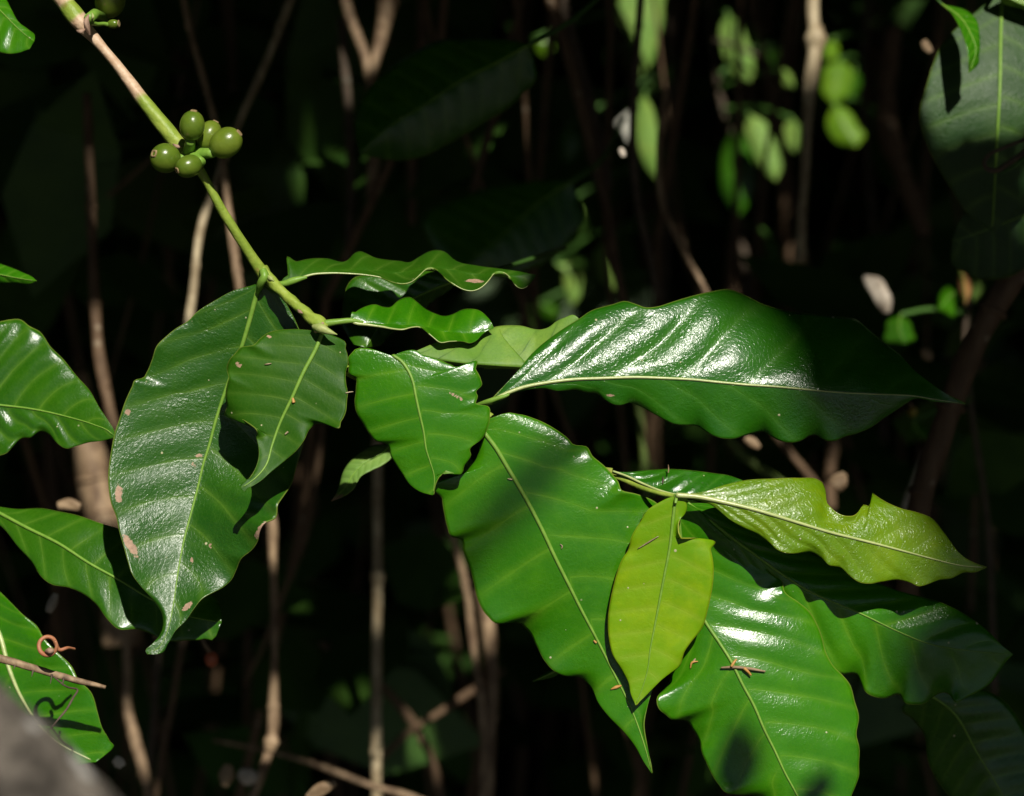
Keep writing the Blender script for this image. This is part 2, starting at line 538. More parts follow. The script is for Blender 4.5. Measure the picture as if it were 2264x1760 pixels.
# undergrowth filling the far side and the flanks of the thicket (a mass nobody could count)
parts = []
n = 22000
y = rg.uniform(2.0, 4.2, n)
parts.append(np.stack([rg.uniform(-3.6, 3.6, n), y, rg.uniform(-1.0, 2.6, n)], 1))
for sx in (-1, 1):
    n = 9000
    parts.append(np.stack([sx * rg.uniform(1.5, 2.6, n), rg.uniform(-.3, 3.6, n), rg.uniform(-1.0, 2.4, n)], 1))
n = 14000
parts.append(np.stack([rg.uniform(-2.6, 2.6, n), rg.uniform(2.1, 4.3, n), rg.uniform(-1.0, .5, n)], 1))
n = 1500
parts.append(np.stack([rg.uniform(-1.0, 1.0, n), rg.uniform(1.5, 2.1, n), rg.uniform(-.95, .35, n)], 1))
c = np.vstack(parts)
tag(cloud_mesh('undergrowth', leaf_cloud(c, rg.uniform(.12, .26, len(c)), rg), M['canopy']), 'dim mass of leaves filling the shade at the back of the thicket', 'undergrowth', kind='stuff')

# the far tangle of thin stems, too many and too dim to tell apart
vv, ff, base = [], [], 0
for k in range(150):
    x0, y0 = (rg.uniform(-1.3, 1.3), rg.uniform(1.35, 2.4)) if k < 110 else (rg.uniform(-.7, .7), rg.uniform(.62, 1.3))
    lean = rg.normal(size=2) * (.18 if k < 110 else .34)
    t_ = np.linspace(0, 1, 12)
    wob = np.cumsum(rg.normal(size=(12, 2)) * .012, axis=0)
    cl = np.stack([x0 + lean[0] * t_ + wob[:, 0], y0 + lean[1] * t_ + wob[:, 1], -1.05 + 1.75 * t_], 1)
    v, f, _ = tube_geo(cl, np.linspace(1, .6, 12) * (rg.uniform(.003, .009) if k < 110 else rg.uniform(.0016, .0042)), 7)
    vv.append(v)
    ff += [tuple(i + base for i in q) for q in f]
    base += len(v)
tag(new_mesh('stem_thicket', np.vstack(vv), ff, M['brown']), 'dim tangle of thin brown stems far back in the shade', 'thicket', kind='stuff')
# ------------------------------------------------------------------ the coffee branch: one thing, its stem, nodes, leaves and berries are parts
branch = empty('coffee_branch', 'sunlit coffee branch with green berries and glossy wavy leaves crossing the picture', 'branch')


def smoothlist(*a):
    return list(a)


# stem, from the upper left corner to the tip of the shoot at the right
tube('stem', T('A1 300,-80 345,-30 405,45 470,130 545,215 700,400 840,590 960,740 1040,840 1110,920 1175,1005 1300,1230 1420,1420 1545,1610'),
     [-6, -4, -1, 0, -5, -14], [(0, 38), (.06, 37), (.10, 42), (.125, 40), (.16, 31), (.4, 29), (.55, 36), (.60, 34), (.66, 22), (.8, 21), (.93, 23), (1, 29)],
     M['stem'], branch, n=150, sides=16, rough=.03, attrs={'bark': [(0, .9), (.06, .7), (.075, .1), (.11, .2), (.125, .9), (.2, 1), (.38, .95), (.42, .1), (.5, 0), (1, 0)]})
tube('stem', T('A2 1535,95 1580,150 1700,270 1800,355 1880,425 1905,450'), [-14, -9, -4, 0], [(0, 29), (.15, 25), (.5, 23), (.8, 27), (.92, 38), (1, 30)],
     M['stem'], branch, n=50, sides=16, rough=.05, seed=3, attrs={'bark': [0, 0, 0]})
# the hidden run of the stem behind the leaves, and the green shoot that comes out at the right
tube('stem', T('A2 1890,440 Z3 420,850 520,1000 900,1180 1300,1300 1560,1350 Z6 -250,90 190,150'), [0, -6, -14, -18, -20, -18], [24, 22, 20, 18, 15], M['stem'], branch, n=70)
tube('stem', T('Z6 150,170 250,205 400,270 560,320 690,345'), [-17, -11, -2, 3], [9, 11, 10, 10], M['stem'], branch, n=30)
# stipules and scales at the nodes
tube('stipule', T('A2 1835,430 1880,440 1930,460 1978,477'), [7, 9, 10, 10], [(0, 10), (.3, 22), (.6, 15), (1, 1.5)], M['stipule'], branch, n=24)
tube('stipule', T('A2 1845,462 1870,445 1895,405'), [6, 7, 7], [(0, 6), (.5, 10), (1, 5)], M['scale'], branch, n=14, rough=.2)
tube('dry_scale', T('A1 520,85 505,130 515,175 530,210'), [9, 10, 9, 8], [(0, 3), (.4, 12), (.8, 9), (1, 1)], M['scale'], branch, n=18, rough=.25)
tube('dry_scale', T('A1 540,75 545,100 535,120'), [8, 9, 8], [(0, 2), (.5, 6), (1, 2)], M['stipule'], branch, n=10)
tube('dry_scale', T('A1 450,180 475,185 500,170 '), [9, 10, 9], [(0, 4), (.5, 9), (1, 3)], M['scale'], branch, n=10, rough=.2)
tube('dry_scale', T('A1 1015,845 1040,860 1070,862'), [8, 9, 8], [(0, 3), (.5, 8), (1, 2)], M['scale'], branch, n=10, rough=.2)
tube('node_scar', T('A2 1565,130 1590,150 1608,165'), [-10, -9, -9], [(0, 4), (.5, 9), (1, 3)], M['stipule'], branch, n=10, rough=.2)
tube('node_scar', T('A2 1745,330 1762,345 1775,352'), [-2, -1, -1], [(0, 2), (.5, 7), (1, 2)], M['scale'], branch, n=8, rough=.2)


def petiole(pts, z, w):
    tube('petiole', T(pts), z, w, M['midrib'], branch, n=26)


petiole('Z1 1275,60 1290,110 1270,150 1235,235', [-11, -10, -12, -16], [17, 19, 17, 9])
petiole('A2 1600,175 1655,180 1720,160 1800,140', [-14, -12, -12, -12], [9, 14, 15, 6])
petiole('Z3 420,690 500,680 620,668 720,680', [0, 0, -1, -2], [16, 14, 12, 6])
petiole('A2 1880,460 1875,490 1860,530', [2, 3, 4], [10, 9, 8])
petiole('Z3 1540,1360 1610,1330 1740,1285 1850,1240 Z4 250,885', [-10, -5, -2, -1, -1], [9, 9, 12, 9, 3])
petiole('Z4 40,985 150,945 250,915', [-7, -5, -5], [9, 9, .6])
petiole('Z3 1000,1010 960,960 950,940', [-6, 0, 3], [9, 8, 6])
petiole('Z3 1560,1390 1610,1500 1680,1560', [-12, -9, -3], [10, 9, 8])
petiole('Z6 690,335 760,340 850,350', [3, 5, 5], [8, 8, 8])
petiole('Z6 680,335 688,352 684,400', [3, 6, 7], [7, 8, 6])

# --- the long hanging leaf at the left of the node
leaf('leaf', branch, T('Z1 1270,130 1235,230 1180,430 1115,650 1040,850 965,1060 905,1250 855,1440 Z2 815,80 770,270 715,480 660,690 615,930 580,1170 550,1330 500,1470 440,1545 372,1578'),
     T('Z1 1225,165 1050,220 900,300 760,390 690,460 600,515 520,580 450,650 410,760 368,860 335,905 285,915 255,970 200,1090 160,1210 120,1330 90,1480 70,1640 Z2 75,300 95,410 130,500 155,620 190,740 225,860 260,960 340,1070 430,1170 485,1260 495,1350 470,1430 410,1500 362,1562'),
     T('Z1 1285,180 1380,230 1450,310 1510,410 1560,520 1620,700 1650,900 1640,1150 1600,1400 1540,1600 Z2 1500,250 1440,340 1395,405 1365,520 1300,545 1250,620 1235,700 1195,760 1110,830 1070,920 1030,1000 960,1060 900,1090 820,1130 740,1220 680,1310 590,1400 540,1490 440,1580'),
     [(0, -16), (.1, -19), (.35, -23), (.55, -20), (.75, -12), (.92, -3), (1, 0)], [(0, 0), (.3, 7), (.6, 9), (.85, 4), (1, 0)], [(0, 0), (.25, 4), (.44, 5), (.55, 20), (.63, 18), (.72, 6), (.85, 5), (1, 0)],
     mat='deep', key='hang', nv=10, slope=.16, quilt=.55, NU=150, NV=26, ribw=(13, 10, 8, 6, 5, 3, 1),
     scars=[(262, 1092, 9, 20, 0), (290, 1207, 9, 30, -35), (232 + 50, 912, 7, 9, 0), (415, 1340, 16, 6, -40), (577, 1172, 9, 24, 38), (440, 1007, 9, 5, 0), (428, 1030, 5, 9, 0), (465, 1205, 3, 9, 0), (424, 1238, 3, 8, 0)],
     label='long hanging leaf with sheen on one half and pinkish scars along its margin')
# --- the dull leaf in front of it
leaf('leaf', branch, T('Z1 1740,560 1690,680 1600,850 1500,1070 1410,1260 1350,1430 1300,1590 Z2 1220,200 1105,283'),
     T('Z1 1700,545 1580,525 1450,525 1330,545 1250,600 1195,650 1115,660 1060,710 1010,770 995,850 1010,900 1000,940 985,1030 995,1120 1040,1220 1110,1222 1180,1262 1225,1370 1248,1480 1225,1600 Z2 1185,190 1103,270'),
     T('Z1 1790,560 1870,590 1925,680 1945,770 1925,870 1930,960 1940,1010 1935,1080 1925,1170 1890,1240 1830,1290 1790,1275 1720,1262 1650,1300 1600,1390 1540,1470 1450,1550 1340,1640 Z2 1250,230 1160,280 1112,293'),
     [(0, 4), (.3, 7), (.7, 10), (1, 18)], [0, -4, -4, 0], [0, 3, 3, 0], mat='dull', key='dull', nv=9, slope=(.16, .05), quilt=.25, wave=1.2,
     ribw=(10, 9, 7, 5, 2), scars=[(527, 806, 6, 7, 20), (595, 744, 6, 4, 20)], label='dull green leaf with notched wavy margin and curved tip')
# --- the leaf with a torn right margin
leaf('leaf', branch, T('Z3 950,940 1010,980 1065,1050 1105,1140 1130,1260 1160,1400 1190,1530 1215,1690 B1 665,1220 690,1310 684,1415'),
     T('Z3 870,925 800,890 700,880 620,930 605,1020 612,1090 650,1112 660,1200 650,1310 665,1390 720,1480 770,1560 850,1620 B1 380,1110 440,1200 500,1290 560,1370 620,1405 680,1420'),
     T('Z3 1000,920 1200,940 1330,980 1400,1010 1490,1020 1560,990 1600,1050 1640,1130 1643,1180 1605,1215 1615,1260 1605,1320 1690,1335 1710,1410 1690,1510 1640,1600 B1 905,1140 905,1190 870,1240 810,1295 765,1275 740,1290 700,1340 688,1400'),
     [(0, 4), (.3, 7), (.7, 7), (1, 6)], [0, -3, -4, 0], [0, -2, -2, 0], mat='mid', key='torn', nv=6, slope=(.08, .24), quilt=.2, wave=.35, ribw=(8, 6, 5, 3, 1.5),
     scars=[(925, 762, 3, 14, 80), (1008, 876, 4, 22, -60)], label='bright green leaf with a ragged bitten right margin')
# --- the broad leaf hanging below it
leaf('leaf', branch, T('B1 985,1055 1050,1140 1110,1240 1170,1340 1250,1480 B2 1320,130 1400,300 1470,440 1550,600 1650,790 1750,990 1830,1150 1900,1330 1950,1500 1965,1565'),
     T('B1 960,1120 900,1250 830,1310 735,1330 735,1440 750,1540 B2 765,120 795,180 840,190 860,260 900,370 920,450 950,560 1000,640 1080,690 1160,682 1240,730 1290,820 1340,910 1400,970 1460,995 1530,1000 1600,1050 1650,1150 1720,1240 1790,1310 1870,1410 1920,1500'),
     T('B1 1010,975 1080,945 1180,943 1280,970 1400,1030 1470,1080 1520,1125 1570,1128 1620,1190 1680,1240 1730,1290 1770,1340 1790,1390 1880,1412 1990,1460 2060,1600 B2 2100,300 2090,600 2040,850 1975,1060 1940,1170 1918,1260 1925,1350 1945,1430'),
     [(0, -3), (.3, -3), (.7, -6), (1, -2)], [(0, 0), (.3, -4), (.6, -3), (1, 0)], [(0, 0), (.3, -3), (.6, -1), (1, 0)], mat='mid', key='broad', nv=8, slope=(.05, .28), quilt=(.1, .25), roll=.8,
     NU=140, NV=24, ribw=(10, 9, 8, 6, 4, 2), label='broad bright green leaf hanging with a drawn out tip')
# --- the big glossy leaf pointing right
leaf('leaf', branch, T('Z4 110,955 250,882 380,835 560,800 760,775 1000,765 1250,757 1500,765 1700,775 1900,795 2120,815 Z5 400,830 600,848 900,875 1200,890 1500,905 1650,930 1890,965'),
     T('Z4 150,915 250,800 350,690 420,600 500,520 600,440 700,370 820,295 900,240 1000,205 1080,185 1170,160 1260,185 1330,210 1420,205 1550,165 1700,120 1850,85 1990,68 Z5 160,110 300,180 500,235 700,262 900,280 1050,310 1120,370 1250,480 1400,600 1480,690 1590,780 1700,860'),
     T('Z4 130,962 250,905 350,870 480,850 560,848 640,865 700,862 790,858 880,880 960,890 1010,930 1080,970 1140,978 1220,960 1290,985 1400,1045 1500,1100 1560,1125 1640,1135 1750,1145 1800,1180 1860,1215 1950,1238 2050,1235 Z5 165,1215 240,1195 310,1185 370,1220 440,1255 520,1270 600,1258 680,1215 720,1210 790,1250 870,1255 950,1222 1050,1195 1170,1140 1250,1080 1330,1030 1420,970 1480,935 1650,950'),
     [(0, -2), (.3, -8), (.7, -14), (1, -20)], [(0, 0), (.1, -3.5), (.25, -7.5), (.45, -11), (.7, -20), (.9, -10), (1, 0)], [(0, 0), (.3, -3), (.6, -4), (1, 0)], mat='gloss', rib='midrib_pale', key='gloss',
     nv=7, slope=.23, quilt=(1.7, .2), roll=.9, crease=.9, NU=150, NV=26, veincurve=1.0, ribw=(9, 7, 6, 5, 3, 1), scars=[(1349, 874, 10, 3, 0)],
     label='large dark glossy leaf with white sheen, pointing right into the shade')
# --- the wavy leaf seen edge on above
leaf('leaf', branch, T('Z3 60,385 200,335 400,285 700,270 1000,290 1300,255 1600,300 1900,320 2070,310'),
     T('Z3 100,330 130,280 120,230 200,205 330,180 430,180 600,190 640,145 700,125 740,140 800,170 900,190 1000,200 1080,210 1150,170 1220,130 1300,115 1360,130 1430,190 1600,235 1800,262 1950,285'),
     T('Z3 150,375 200,350 300,312 450,297 600,300 750,312 860,332 940,362 1020,380 1100,362 1160,312 1210,267 1260,260 1310,287 1370,342 1440,392 1510,427 1580,434 1650,402 1700,352 1740,302 1790,287 1840,307 1880,352 1920,402 1960,417 2010,392 2060,330'),
     [(0, -12), (.15, -17), (.4, -24), (.7, -26), (1, -30)], [(0, 0), (.2, -12), (.5, -16), (.8, -14), (1, 0)], [(0, 0), (.2, 5), (.5, 9), (.8, 9), (1, 0)], mat='dull', key='wavy', nv=10, slope=.1,
     quilt=.5, wave=.4, NV=16, NU=140, rib=None, scars=[(1048, 621, 20, 4, 0)], label='narrow wavy leaf seen almost edge on')
# --- the smaller wavy leaf below it
leaf('leaf', branch, T('Z3 620,668 800,688 1000,698 1200,715 1400,755 1600,760 1740,725'),
     T('Z3 620,640 660,600 740,555 810,540 880,560 930,560 990,510 1050,485 1090,485 1140,520 1200,570 1280,610 1350,630 1420,615 1480,585 1560,575 1630,590 1680,630 1720,680'),
     T('Z3 650,684 750,700 870,717 950,732 1030,737 1100,720 1160,720 1220,760 1270,802 1310,834 1400,830 1500,830 1560,842 1610,820 1650,777'),
     [(0, -1), (.4, -4), (1, -12)], [(0, 0), (.3, -9), (.7, -10), (1, 0)], [(0, 0), (.3, 4), (.7, 6), (1, 0)], mat='mid', key='wavy2', nv=7, slope=.06, quilt=.4, wave=.6,
     rib=None, label='small wavy leaf beside the node')
def margin(key, side, a, b, w, lift=.1):
    P, Z = LEAVES[key]
    k = slice(int(a * len(P)), int(b * len(P)))
    j = 0 if side < 0 else -1
    tag(tube('leaf_margin', P[k, j], Z[k, j].tolist(), w, M['midrib_pale'], branch, n=120, sides=8))


margin('wavy', 1, .06, .97, [6, 4, 2.5, 2, 2, 2, 1.5])
margin('wavy2', 1, .02, .75, [8, 5, 3, 2.2, 1.6])
# --- the curled leaf that shows its pale underside
leaf('leaf', branch, T('Z3 1100,922 1300,965 1500,995 1700,1010 1900,1025 Z4 200,665 400,640 600,500 815,310'),
     T('Z3 1200,880 1300,840 1380,825 1440,822 1500,832 1540,862 1580,850 1620,800 1680,750 1760,720 1870,710 1960,715 2060,740 Z4 520,388 580,370 640,325 700,297 800,292'),
     T('Z3 1300,985 1500,1012 1700,1030 1900,1045 Z4 200,690 420,660 620,520'),
     [(0, -1), (.4, -8), (.7, -13), (1, -15)], [(0, 0), (.2, -4), (.6, -8), (1, 0)], [0, -3, -3, 0], mat='mature', under='under', flip=True, key='curled', nv=6, slope=.22,
     quilt=-.35, wave=.6, rib=None, label='curled leaf showing its pale veined underside')
# --- green leaf lying behind the young shoot
leaf('leaf', branch, T('Z6 195,148 300,185 430,245 560,298 690,330 900,335 1100,310 1290,255'),
     T('Z6 290,155 450,140 620,130 800,140 1000,165 1100,180 1200,215'),
     T('Z6 240,190 330,235 430,285 560,330 690,360 900,375 1100,350'),
     [(0, -13), (.25, -8), (.5, -3), (1, -14)], [(0, 0), (.4, -7), (.8, -5), (1, 0)], [0, -6, -6, 0], mat='gloss', rib='midrib_pale', key='behind', nv=6, slope=.3, quilt=.8, ribw=(5, 5, 3, 1),
     label='small glossy green leaf at the base of the young shoot')
# --- young leaves
leaf('leaf', branch, T('Z6 690,335 850,347 1050,387 1300,447 1600,537 1900,627 2120,682 B5 1300,230 1450,270 1600,310 1750,345 1905,357'),
     T('Z6 760,330 900,310 1050,260 1220,220 1450,205 1650,200 1800,213 1837,240 1860,310 1865,380 1900,430 1960,480 2040,500 B4 1140,1530 1178,1475 1225,1450 1232,1404 1246,1414 1300,1450 1400,1495 1500,1520 1590,1560 1640,1620 B5 1680,190 1740,270 1820,325'),
     T('Z6 750,350 860,375 960,410 1040,470 1100,520 1220,590 1330,640 1410,700 1470,755 1540,785 1640,790 1750,780 1820,820 1880,880 1980,905 2040,960 2120,1015 B5 1200,452 1300,440 1380,430 1450,445 1510,468 1560,455 1620,432 1700,420 1760,390 1840,385'),
     [(0, 6), (.3, 6), (.7, -5), (1, -18)], [(0, 0), (.2, -5), (.5, -9), (.8, -5), (1, 0)], [(0, 0), (.3, 0), (.7, 1), (1, 0)], mat='young_olive', rib='midrib_pale', key='olive', nv=9,
     slope=.25, quilt=.6, NU=150, NV=24, ribw=(12, 9, 7, 6, 4, 2), label='young olive green leaf with a bite out of its upper margin')
leaf('leaf', branch, T('Z6 690,342 680,400 660,560 640,740 600,950 560,1160 520,1370 480,1600 B2 1950,900 1905,1080 1870,1165'),
     T('Z6 650,350 560,390 480,440 410,540 340,660 310,770 270,830 230,930 195,1060 170,1180 155,1330 165,1470 200,1600 B2 1790,960 1830,1040 1842,1100'),
     T('Z6 740,350 770,400 760,480 715,530 703,600 715,650 745,680 850,670 945,680 960,760 975,830 980,1000 960,1130 940,1220 890,1380 810,1480 760,1550 700,1690 B5 60,970 0,1015 B2 1980,1060 1920,1120'),
     [(0, 5), (.3, 3), (.7, 1), (1, 1)], [(0, 0), (.5, -2.5), (1, 0)], [(0, 0), (.5, -1.5), (1, 0)], mat='young', key='yellow', nv=9, slope=.10, quilt=.15, wave=.8,
     NU=140, ribw=(8, 6, 5, 3, 1.5), scars=[], label='small yellow green young leaf with a notch near its base')
# --- big leaves below the shoot
leaf('leaf', branch, T('B5 90,-48 110,200 170,480 250,670 330,790 400,900 470,1040 540,1170 600,1310 660,1430 720,1560 790,1690 880,1900 1000,2150'),
     T('B5 60,-40 10,200 20,500 60,750 50,950 20,1060 B2 2000,1110 1995,1150 2010,1190 2050,1225 B5 60,1252 130,1255 180,1310 215,1370 230,1440 260,1510 290,1570 330,1630 390,1685 450,1692 550,1698 650,1800 800,1980'),
     T('B5 150,-20 220,20 300,100 400,190 480,240 560,290 600,340 640,390 700,430 720,500 800,560 860,610 910,690 940,770 960,850 1010,940 1060,990 1100,1040 1130,1140 1155,1240 1140,1330 1158,1420 1155,1520 1155,1580 1130,1650 1110,1697 1100,1800 1060,1950'),
     [(0, -3), (.25, -12), (.46, -7), (.7, -4), (1, -2)], [(0, 0), (.3, -3), (.6, -5), (1, 0)], [(0, 0), (.3, -4), (.6, -9), (1, 0)], mat='mid', key='low', nv=11, slope=.22, quilt=(.15, .55), roll=.8,
     NU=160, NV=26, ribw=(9, 8, 7, 6, 4, 2), scars=[(1533, 1462, 9, 3, -50)], label='large glossy leaf below the yellow one with a dry twig on it')
leaf('leaf', branch, T('B5 150,-20 500,250 870,500 1170,630 1400,740 1550,800 1850,850 2060,868'),
     T('B5 250,-20 600,130 1000,330 1350,480 1700,590 1900,720 2000,820'),
     T('B5 200,100 450,420 700,750 900,930 1060,985 1140,993 1165,1040 1190,1085 1240,1115 1310,1125 1390,1105 1420,1150 1480,1162 1550,1150 1600,1110 1640,1092 1690,1110 1720,1150 1800,1110 1870,1075 1950,1010 2010,920'),
     [(0, -6), (.35, -18), (.7, -24), (1, -30)], [(0, 0), (.5, -8), (1, 0)], [(0, 0), (.5, -2), (1, 0)], mat='mid', key='lowback', nv=9, slope=.26, quilt=.9, NU=130,
     ribw=(8, 6, 4, 3, 1), label='dark wavy leaf half in shade behind the lowest leaf')


# --- berries
def berry(name, c, a, b, ang, tip, z, seed, tipr=.30, prong=False):
    """c centre, a half length, b half width (pixels), ang the long axis in the picture, tip = lean of the axis towards the viewer (deg)."""
    c = np.array(c)
    nlat, nlon = 22, 28
    th = np.linspace(0, np.pi, nlat)
    ph = np.linspace(0, 2 * np.pi, nlon, endpoint=False)
    R, A = b * PX, a * PX
    ax2, e = math.radians(ang), math.radians(tip)
    axis = math.cos(e) * (math.cos(ax2) * RGT + math.sin(ax2) * UPV) - math.sin(e) * FWD
    s1 = np.cross(axis, [.3, .2, .9])
    s1 /= np.linalg.norm(s1)
    s2 = np.cross(axis, s1)
    prof = np.sin(th) * (1 + .05 * np.cos(th) ** 2)
    long_ = np.cos(th)
    long_[0] -= .035
    long_[1] -= .012
    v = (long_[:, None, None] * A * axis + (prof[:, None] * R * (1 + .03 * np.cos(2 * ph + seed))[None])[..., None]
         * (np.cos(ph)[None, :, None] * s1 + np.sin(ph)[None, :, None] * s2)).reshape(-1, 3)
    ctr = at(c, z)[0]
    f = []
    for i in range(nlat - 1):
        for j in range(nlon):
            k = (j + 1) % nlon
            f.append((i * nlon + j, (i + 1) * nlon + j, (i + 1) * nlon + k, i * nlon + k))
    o = new_mesh(name, v + ctr, f, M['berry_pale' if seed in (2, 3, 6) else 'berry'], branch)
    # the dried flower scar at the end
    top = ctr + axis * A * .965
    rr = tipr * R
    vs2, fs = [], []
    for q, (r_, h_) in enumerate(((1.0, -.10), (.95, .05), (.7, .10), (.45, .0), (.0, -.02))):
        for j in range(12):
            w = 1 + .12 * math.sin(j * 2.1 + seed)
            vs2.append(top + axis * h_ * R + rr * r_ * w * (math.cos(j * math.pi / 6) * s1 + math.sin(j * math.pi / 6) * s2))
    for q in range(4):
        for j in range(12):
            k = (j + 1) % 12
            fs.append((q * 12 + j, q * 12 + k, (q + 1) * 12 + k, (q + 1) * 12 + j))
    new_mesh('flower_scar', vs2, fs, M['berry_tip'], o)
    return o, ctr - axis * A


S = .377
berries = [((1127 * S, 737 * S), 33, 28, 82, 12, 14, 1), ((1225 * S, 795 * S), 35, 27, 65, -10, 4, 2), ((1325 * S, 838 * S), 38, 31.5, 35, 8, 12, 3),
           ((970 * S, 928 * S), 34, 32, 160, 48, 12, 4), ((1107 * S, 975 * S), 30, 25, 205, 30, 16, 5)]
hub = at((1105 * S, 905 * S), 4)[0]
for c, a, b, ang, tip, z, sd in berries:
    o, foot = berry('berry', c, a, b, ang, tip, z, sd)
    cc = np.stack([hub + (foot - hub) * t for t in np.linspace(0, 1.06, 8)])
    v, f, _ = tube_geo(cc, np.linspace(2.6, 1.9, 8) / 1000, 10)
    new_mesh('berry_stalk', v, f, M['midrib'], branch)
o, foot = berry('berry', (645 * S, 8 * S), 38, 33, 70, 15, -16, 6)
v, f, _ = tube_geo(np.stack([at((520 * S, 110 * S), 6)[0], at((555 * S, 80 * S), -4)[0], foot]), [.002, .002, .0016], 10)
new_mesh('berry_stalk', v, f, M['midrib'], branch)
o, foot = berry('berry', (664 * S, 141 * S), 14, 10.5, 2, 10, -6, 7, tipr=.75)
o['label'] = 'small unripe berry with a pinkish dry tip'
tube('berry_stalk', T('A1 530,130 570,142 610,140 640,145'), [4, 0, -4, -6], [12, 9, 9, 10], M['midrib'], branch, n=16)
# ------------------------------------------------------------------ other plants of the thicket
LIT = []          # (points in the scene, radius in m): where sun reaches through the canopy


def lit_px(pts, z, r=.010):
    LIT.append((at(pts, z), r))


def stem_thing(name, label, cat, pts, z, w, mat, lit=(), group='dry stems behind the branch', nodes=(), seed=1, rough=.10, back=None):
    """an upright stem of the thicket with its knots; w in photograph pixels."""
    p = T(pts)
    back = back or (400 if p[:, 1].mean() > 700 else 220)
    z = [q if q > 0 else q - back for q in z]
    d = np.linalg.norm(np.diff(p, axis=0), axis=1)
    t = np.concatenate([[0], np.cumsum(d)]) / d.sum()
    root = empty(name, label, cat, group)
    tube('stem', p, z, w, M[mat], root, n=max(30, int(d.sum() / 12)), rough=rough, seed=seed)
    u = np.linspace(0, 1, 200)
    pp, zz = resample(p, t, u), ctrl(z, u)
    for a, b in lit:
        k = (u >= a) & (u <= b)
        LIT.append((at(pp[k][::2], zz[k][::2]), .004))
    ww = ctrl(w, u)
    for q in nodes:
        i = int(q * 199)
        ctr = at(pp[i], zz[i])[0]
        i2 = min(199, i + 4)
        dr = at(pp[i2], zz[i2])[0] - at(pp[i2 - 4], zz[i2 - 4])[0]
        dr /= np.linalg.norm(dr)
        r = ww[i] * PX * (DIST - zz[i] / 1000) / DIST / 2
        cc = np.stack([ctr + dr * r * k for k in (-2.0, -1.2, -.5, 0, .5, 1.2, 2.0)])
        v, f, _ = tube_geo(cc, r * np.array([.96, 1.15, 1.45, 1.55, 1.35, 1.1, .96]), 12, .12, seed)
        new_mesh('node', v, f, M[mat], root)
    g_ = np.random.default_rng(len(label))
    for q in g_.uniform(.05, .95, 3):
        i = int(q * 195)
        cc = at(pp[i:i + 5], zz[i:i + 5])
        rr_ = ww[i:i + 5] * PX * (DIST - zz[i:i + 5] / 1000) / DIST / 2
        v, f, _ = tube_geo(cc, rr_ * np.array([.97, 1.06, 1.14, 1.06, .97]), 10, .15, i)
        new_mesh('joint', v, f, M[mat], root)
    return root


ST = 'sapling'
stem_thing('dry_sapling', 'tan dry stem with a swollen knot, below the brown curl of the hanging leaf', ST, 'A3 1560,-60 1590,60 1600,300 1610,700 1605,1100 1590,1380 1530,1580 1440,1800',
           [-105, -110, -115, -110], [(0, 21), (.1, 22), (.3, 18), (.6, 21), (.72, 28), (.76, 24), (1, 22)], 'tan', [(0, .19), (.60, 1)], nodes=(.765,), back=300)
stem_thing('dry_sapling', 'upright straw coloured stem with a pale knot, left of the broad hanging leaf', ST, 'B2 360,-700 357,-200 357,420 352,900 350,1400 350,1760 345,2100',
           [-170, -165, -160], [22, 22, 23, 24, 24], 'straw', [(.395, .49), (.77, .93)], nodes=(.40,))
stem_thing('dry_sapling', 'thin dry stem slanting across the bottom edge below the upright straw stem', ST, 'A3 1250,1370 1600,1440 1900,1530 B2 150,1570 330,1640 520,1690 700,1760',
           [-150, -140, -135], [9, 11, 13, 14, 15], 'tan', [(.45, .52), (.60, 1)])
stem_thing('dry_sapling', 'reddish tan stem ending at the top margin of the long hanging leaf', ST, 'D 380,-60 400,40 440,190 468,300 485,430 500,540 520,680 540,900',
           [-190, -175, -165], [14, 15, 17, 22, 24], 'tan', [(.50, .70)])
stem_thing('dry_sapling', 'pale stem leaning left, from the top edge to the long hanging leaf', ST, 'D 640,-60 600,50 560,150 510,260 460,390 430,480 412,620 398,720 390,900',
           [-210, -180, -160], [18, 18, 18, 19, 22], 'straw', [(.585, .76)])
stem_thing('dry_sapling', 'dim brown stem right of the left edge leaf, bending to the hanging leaf', ST, 'D 185,200 195,450 200,600 212,760 240,900 262,1050', [-200, -190, -180], [20, 22, 26, 26, 22], 'brown', [(.60, .82)])
stem_thing('sapling_trunk', 'thick pale tan sapling trunk behind the long hanging leaf at left', 'trunk', 'A2 440,700 480,1000 540,1250 610,1560 690,1900 720,2300', [-240, -240, -235], [60, 76, 84, 90, 90], 'tan',
           [(.27, .52)], group='sapling trunks behind the branch', rough=.06)
stem_thing('dry_sapling', 'tan stem low at left under the tip of the long hanging leaf', ST, 'A3 735,700 745,1000 750,1200 790,1360 830,1500 860,1640 900,1800', [-170, -165, -160], [18, 20, 24, 24, 20], 'tan', [(.50, .73)])
stem_thing('dry_sapling', 'dim brown stem just right of the tip of the long hanging leaf', ST, 'A3 1110,640 1060,850 1010,1150 960,1400 900,1800', [-220, -215, -210], [15, 15, 16, 16], 'brown', [(0, .05)])
stem_thing('dry_sapling', 'faint dark stem between two others at the lower left', ST, 'A3 930,600 925,900 905,1200 880,1500 850,1800', [-260, -250, -250], [16, 16, 16, 16], 'dark')
stem_thing('dry_sapling', 'tan stem slanting down from behind the margin of the broad leaf', ST, 'B2 760,60 830,280 890,560 925,850 960,1100 980,1500 960,1800', [-190, -185, -180], [16, 17, 18, 18, 15], 'tan', [(.18, .46)])
stem_thing('dry_sapling', 'short lit stretch of a tan stem close beside the broad leaf', ST, 'B2 960,480 1005,700 1030,1000 1020,1400 1000,1800', [-215, -215, -210], [30, 30, 26, 22], 'tan', [(.08, .20)])
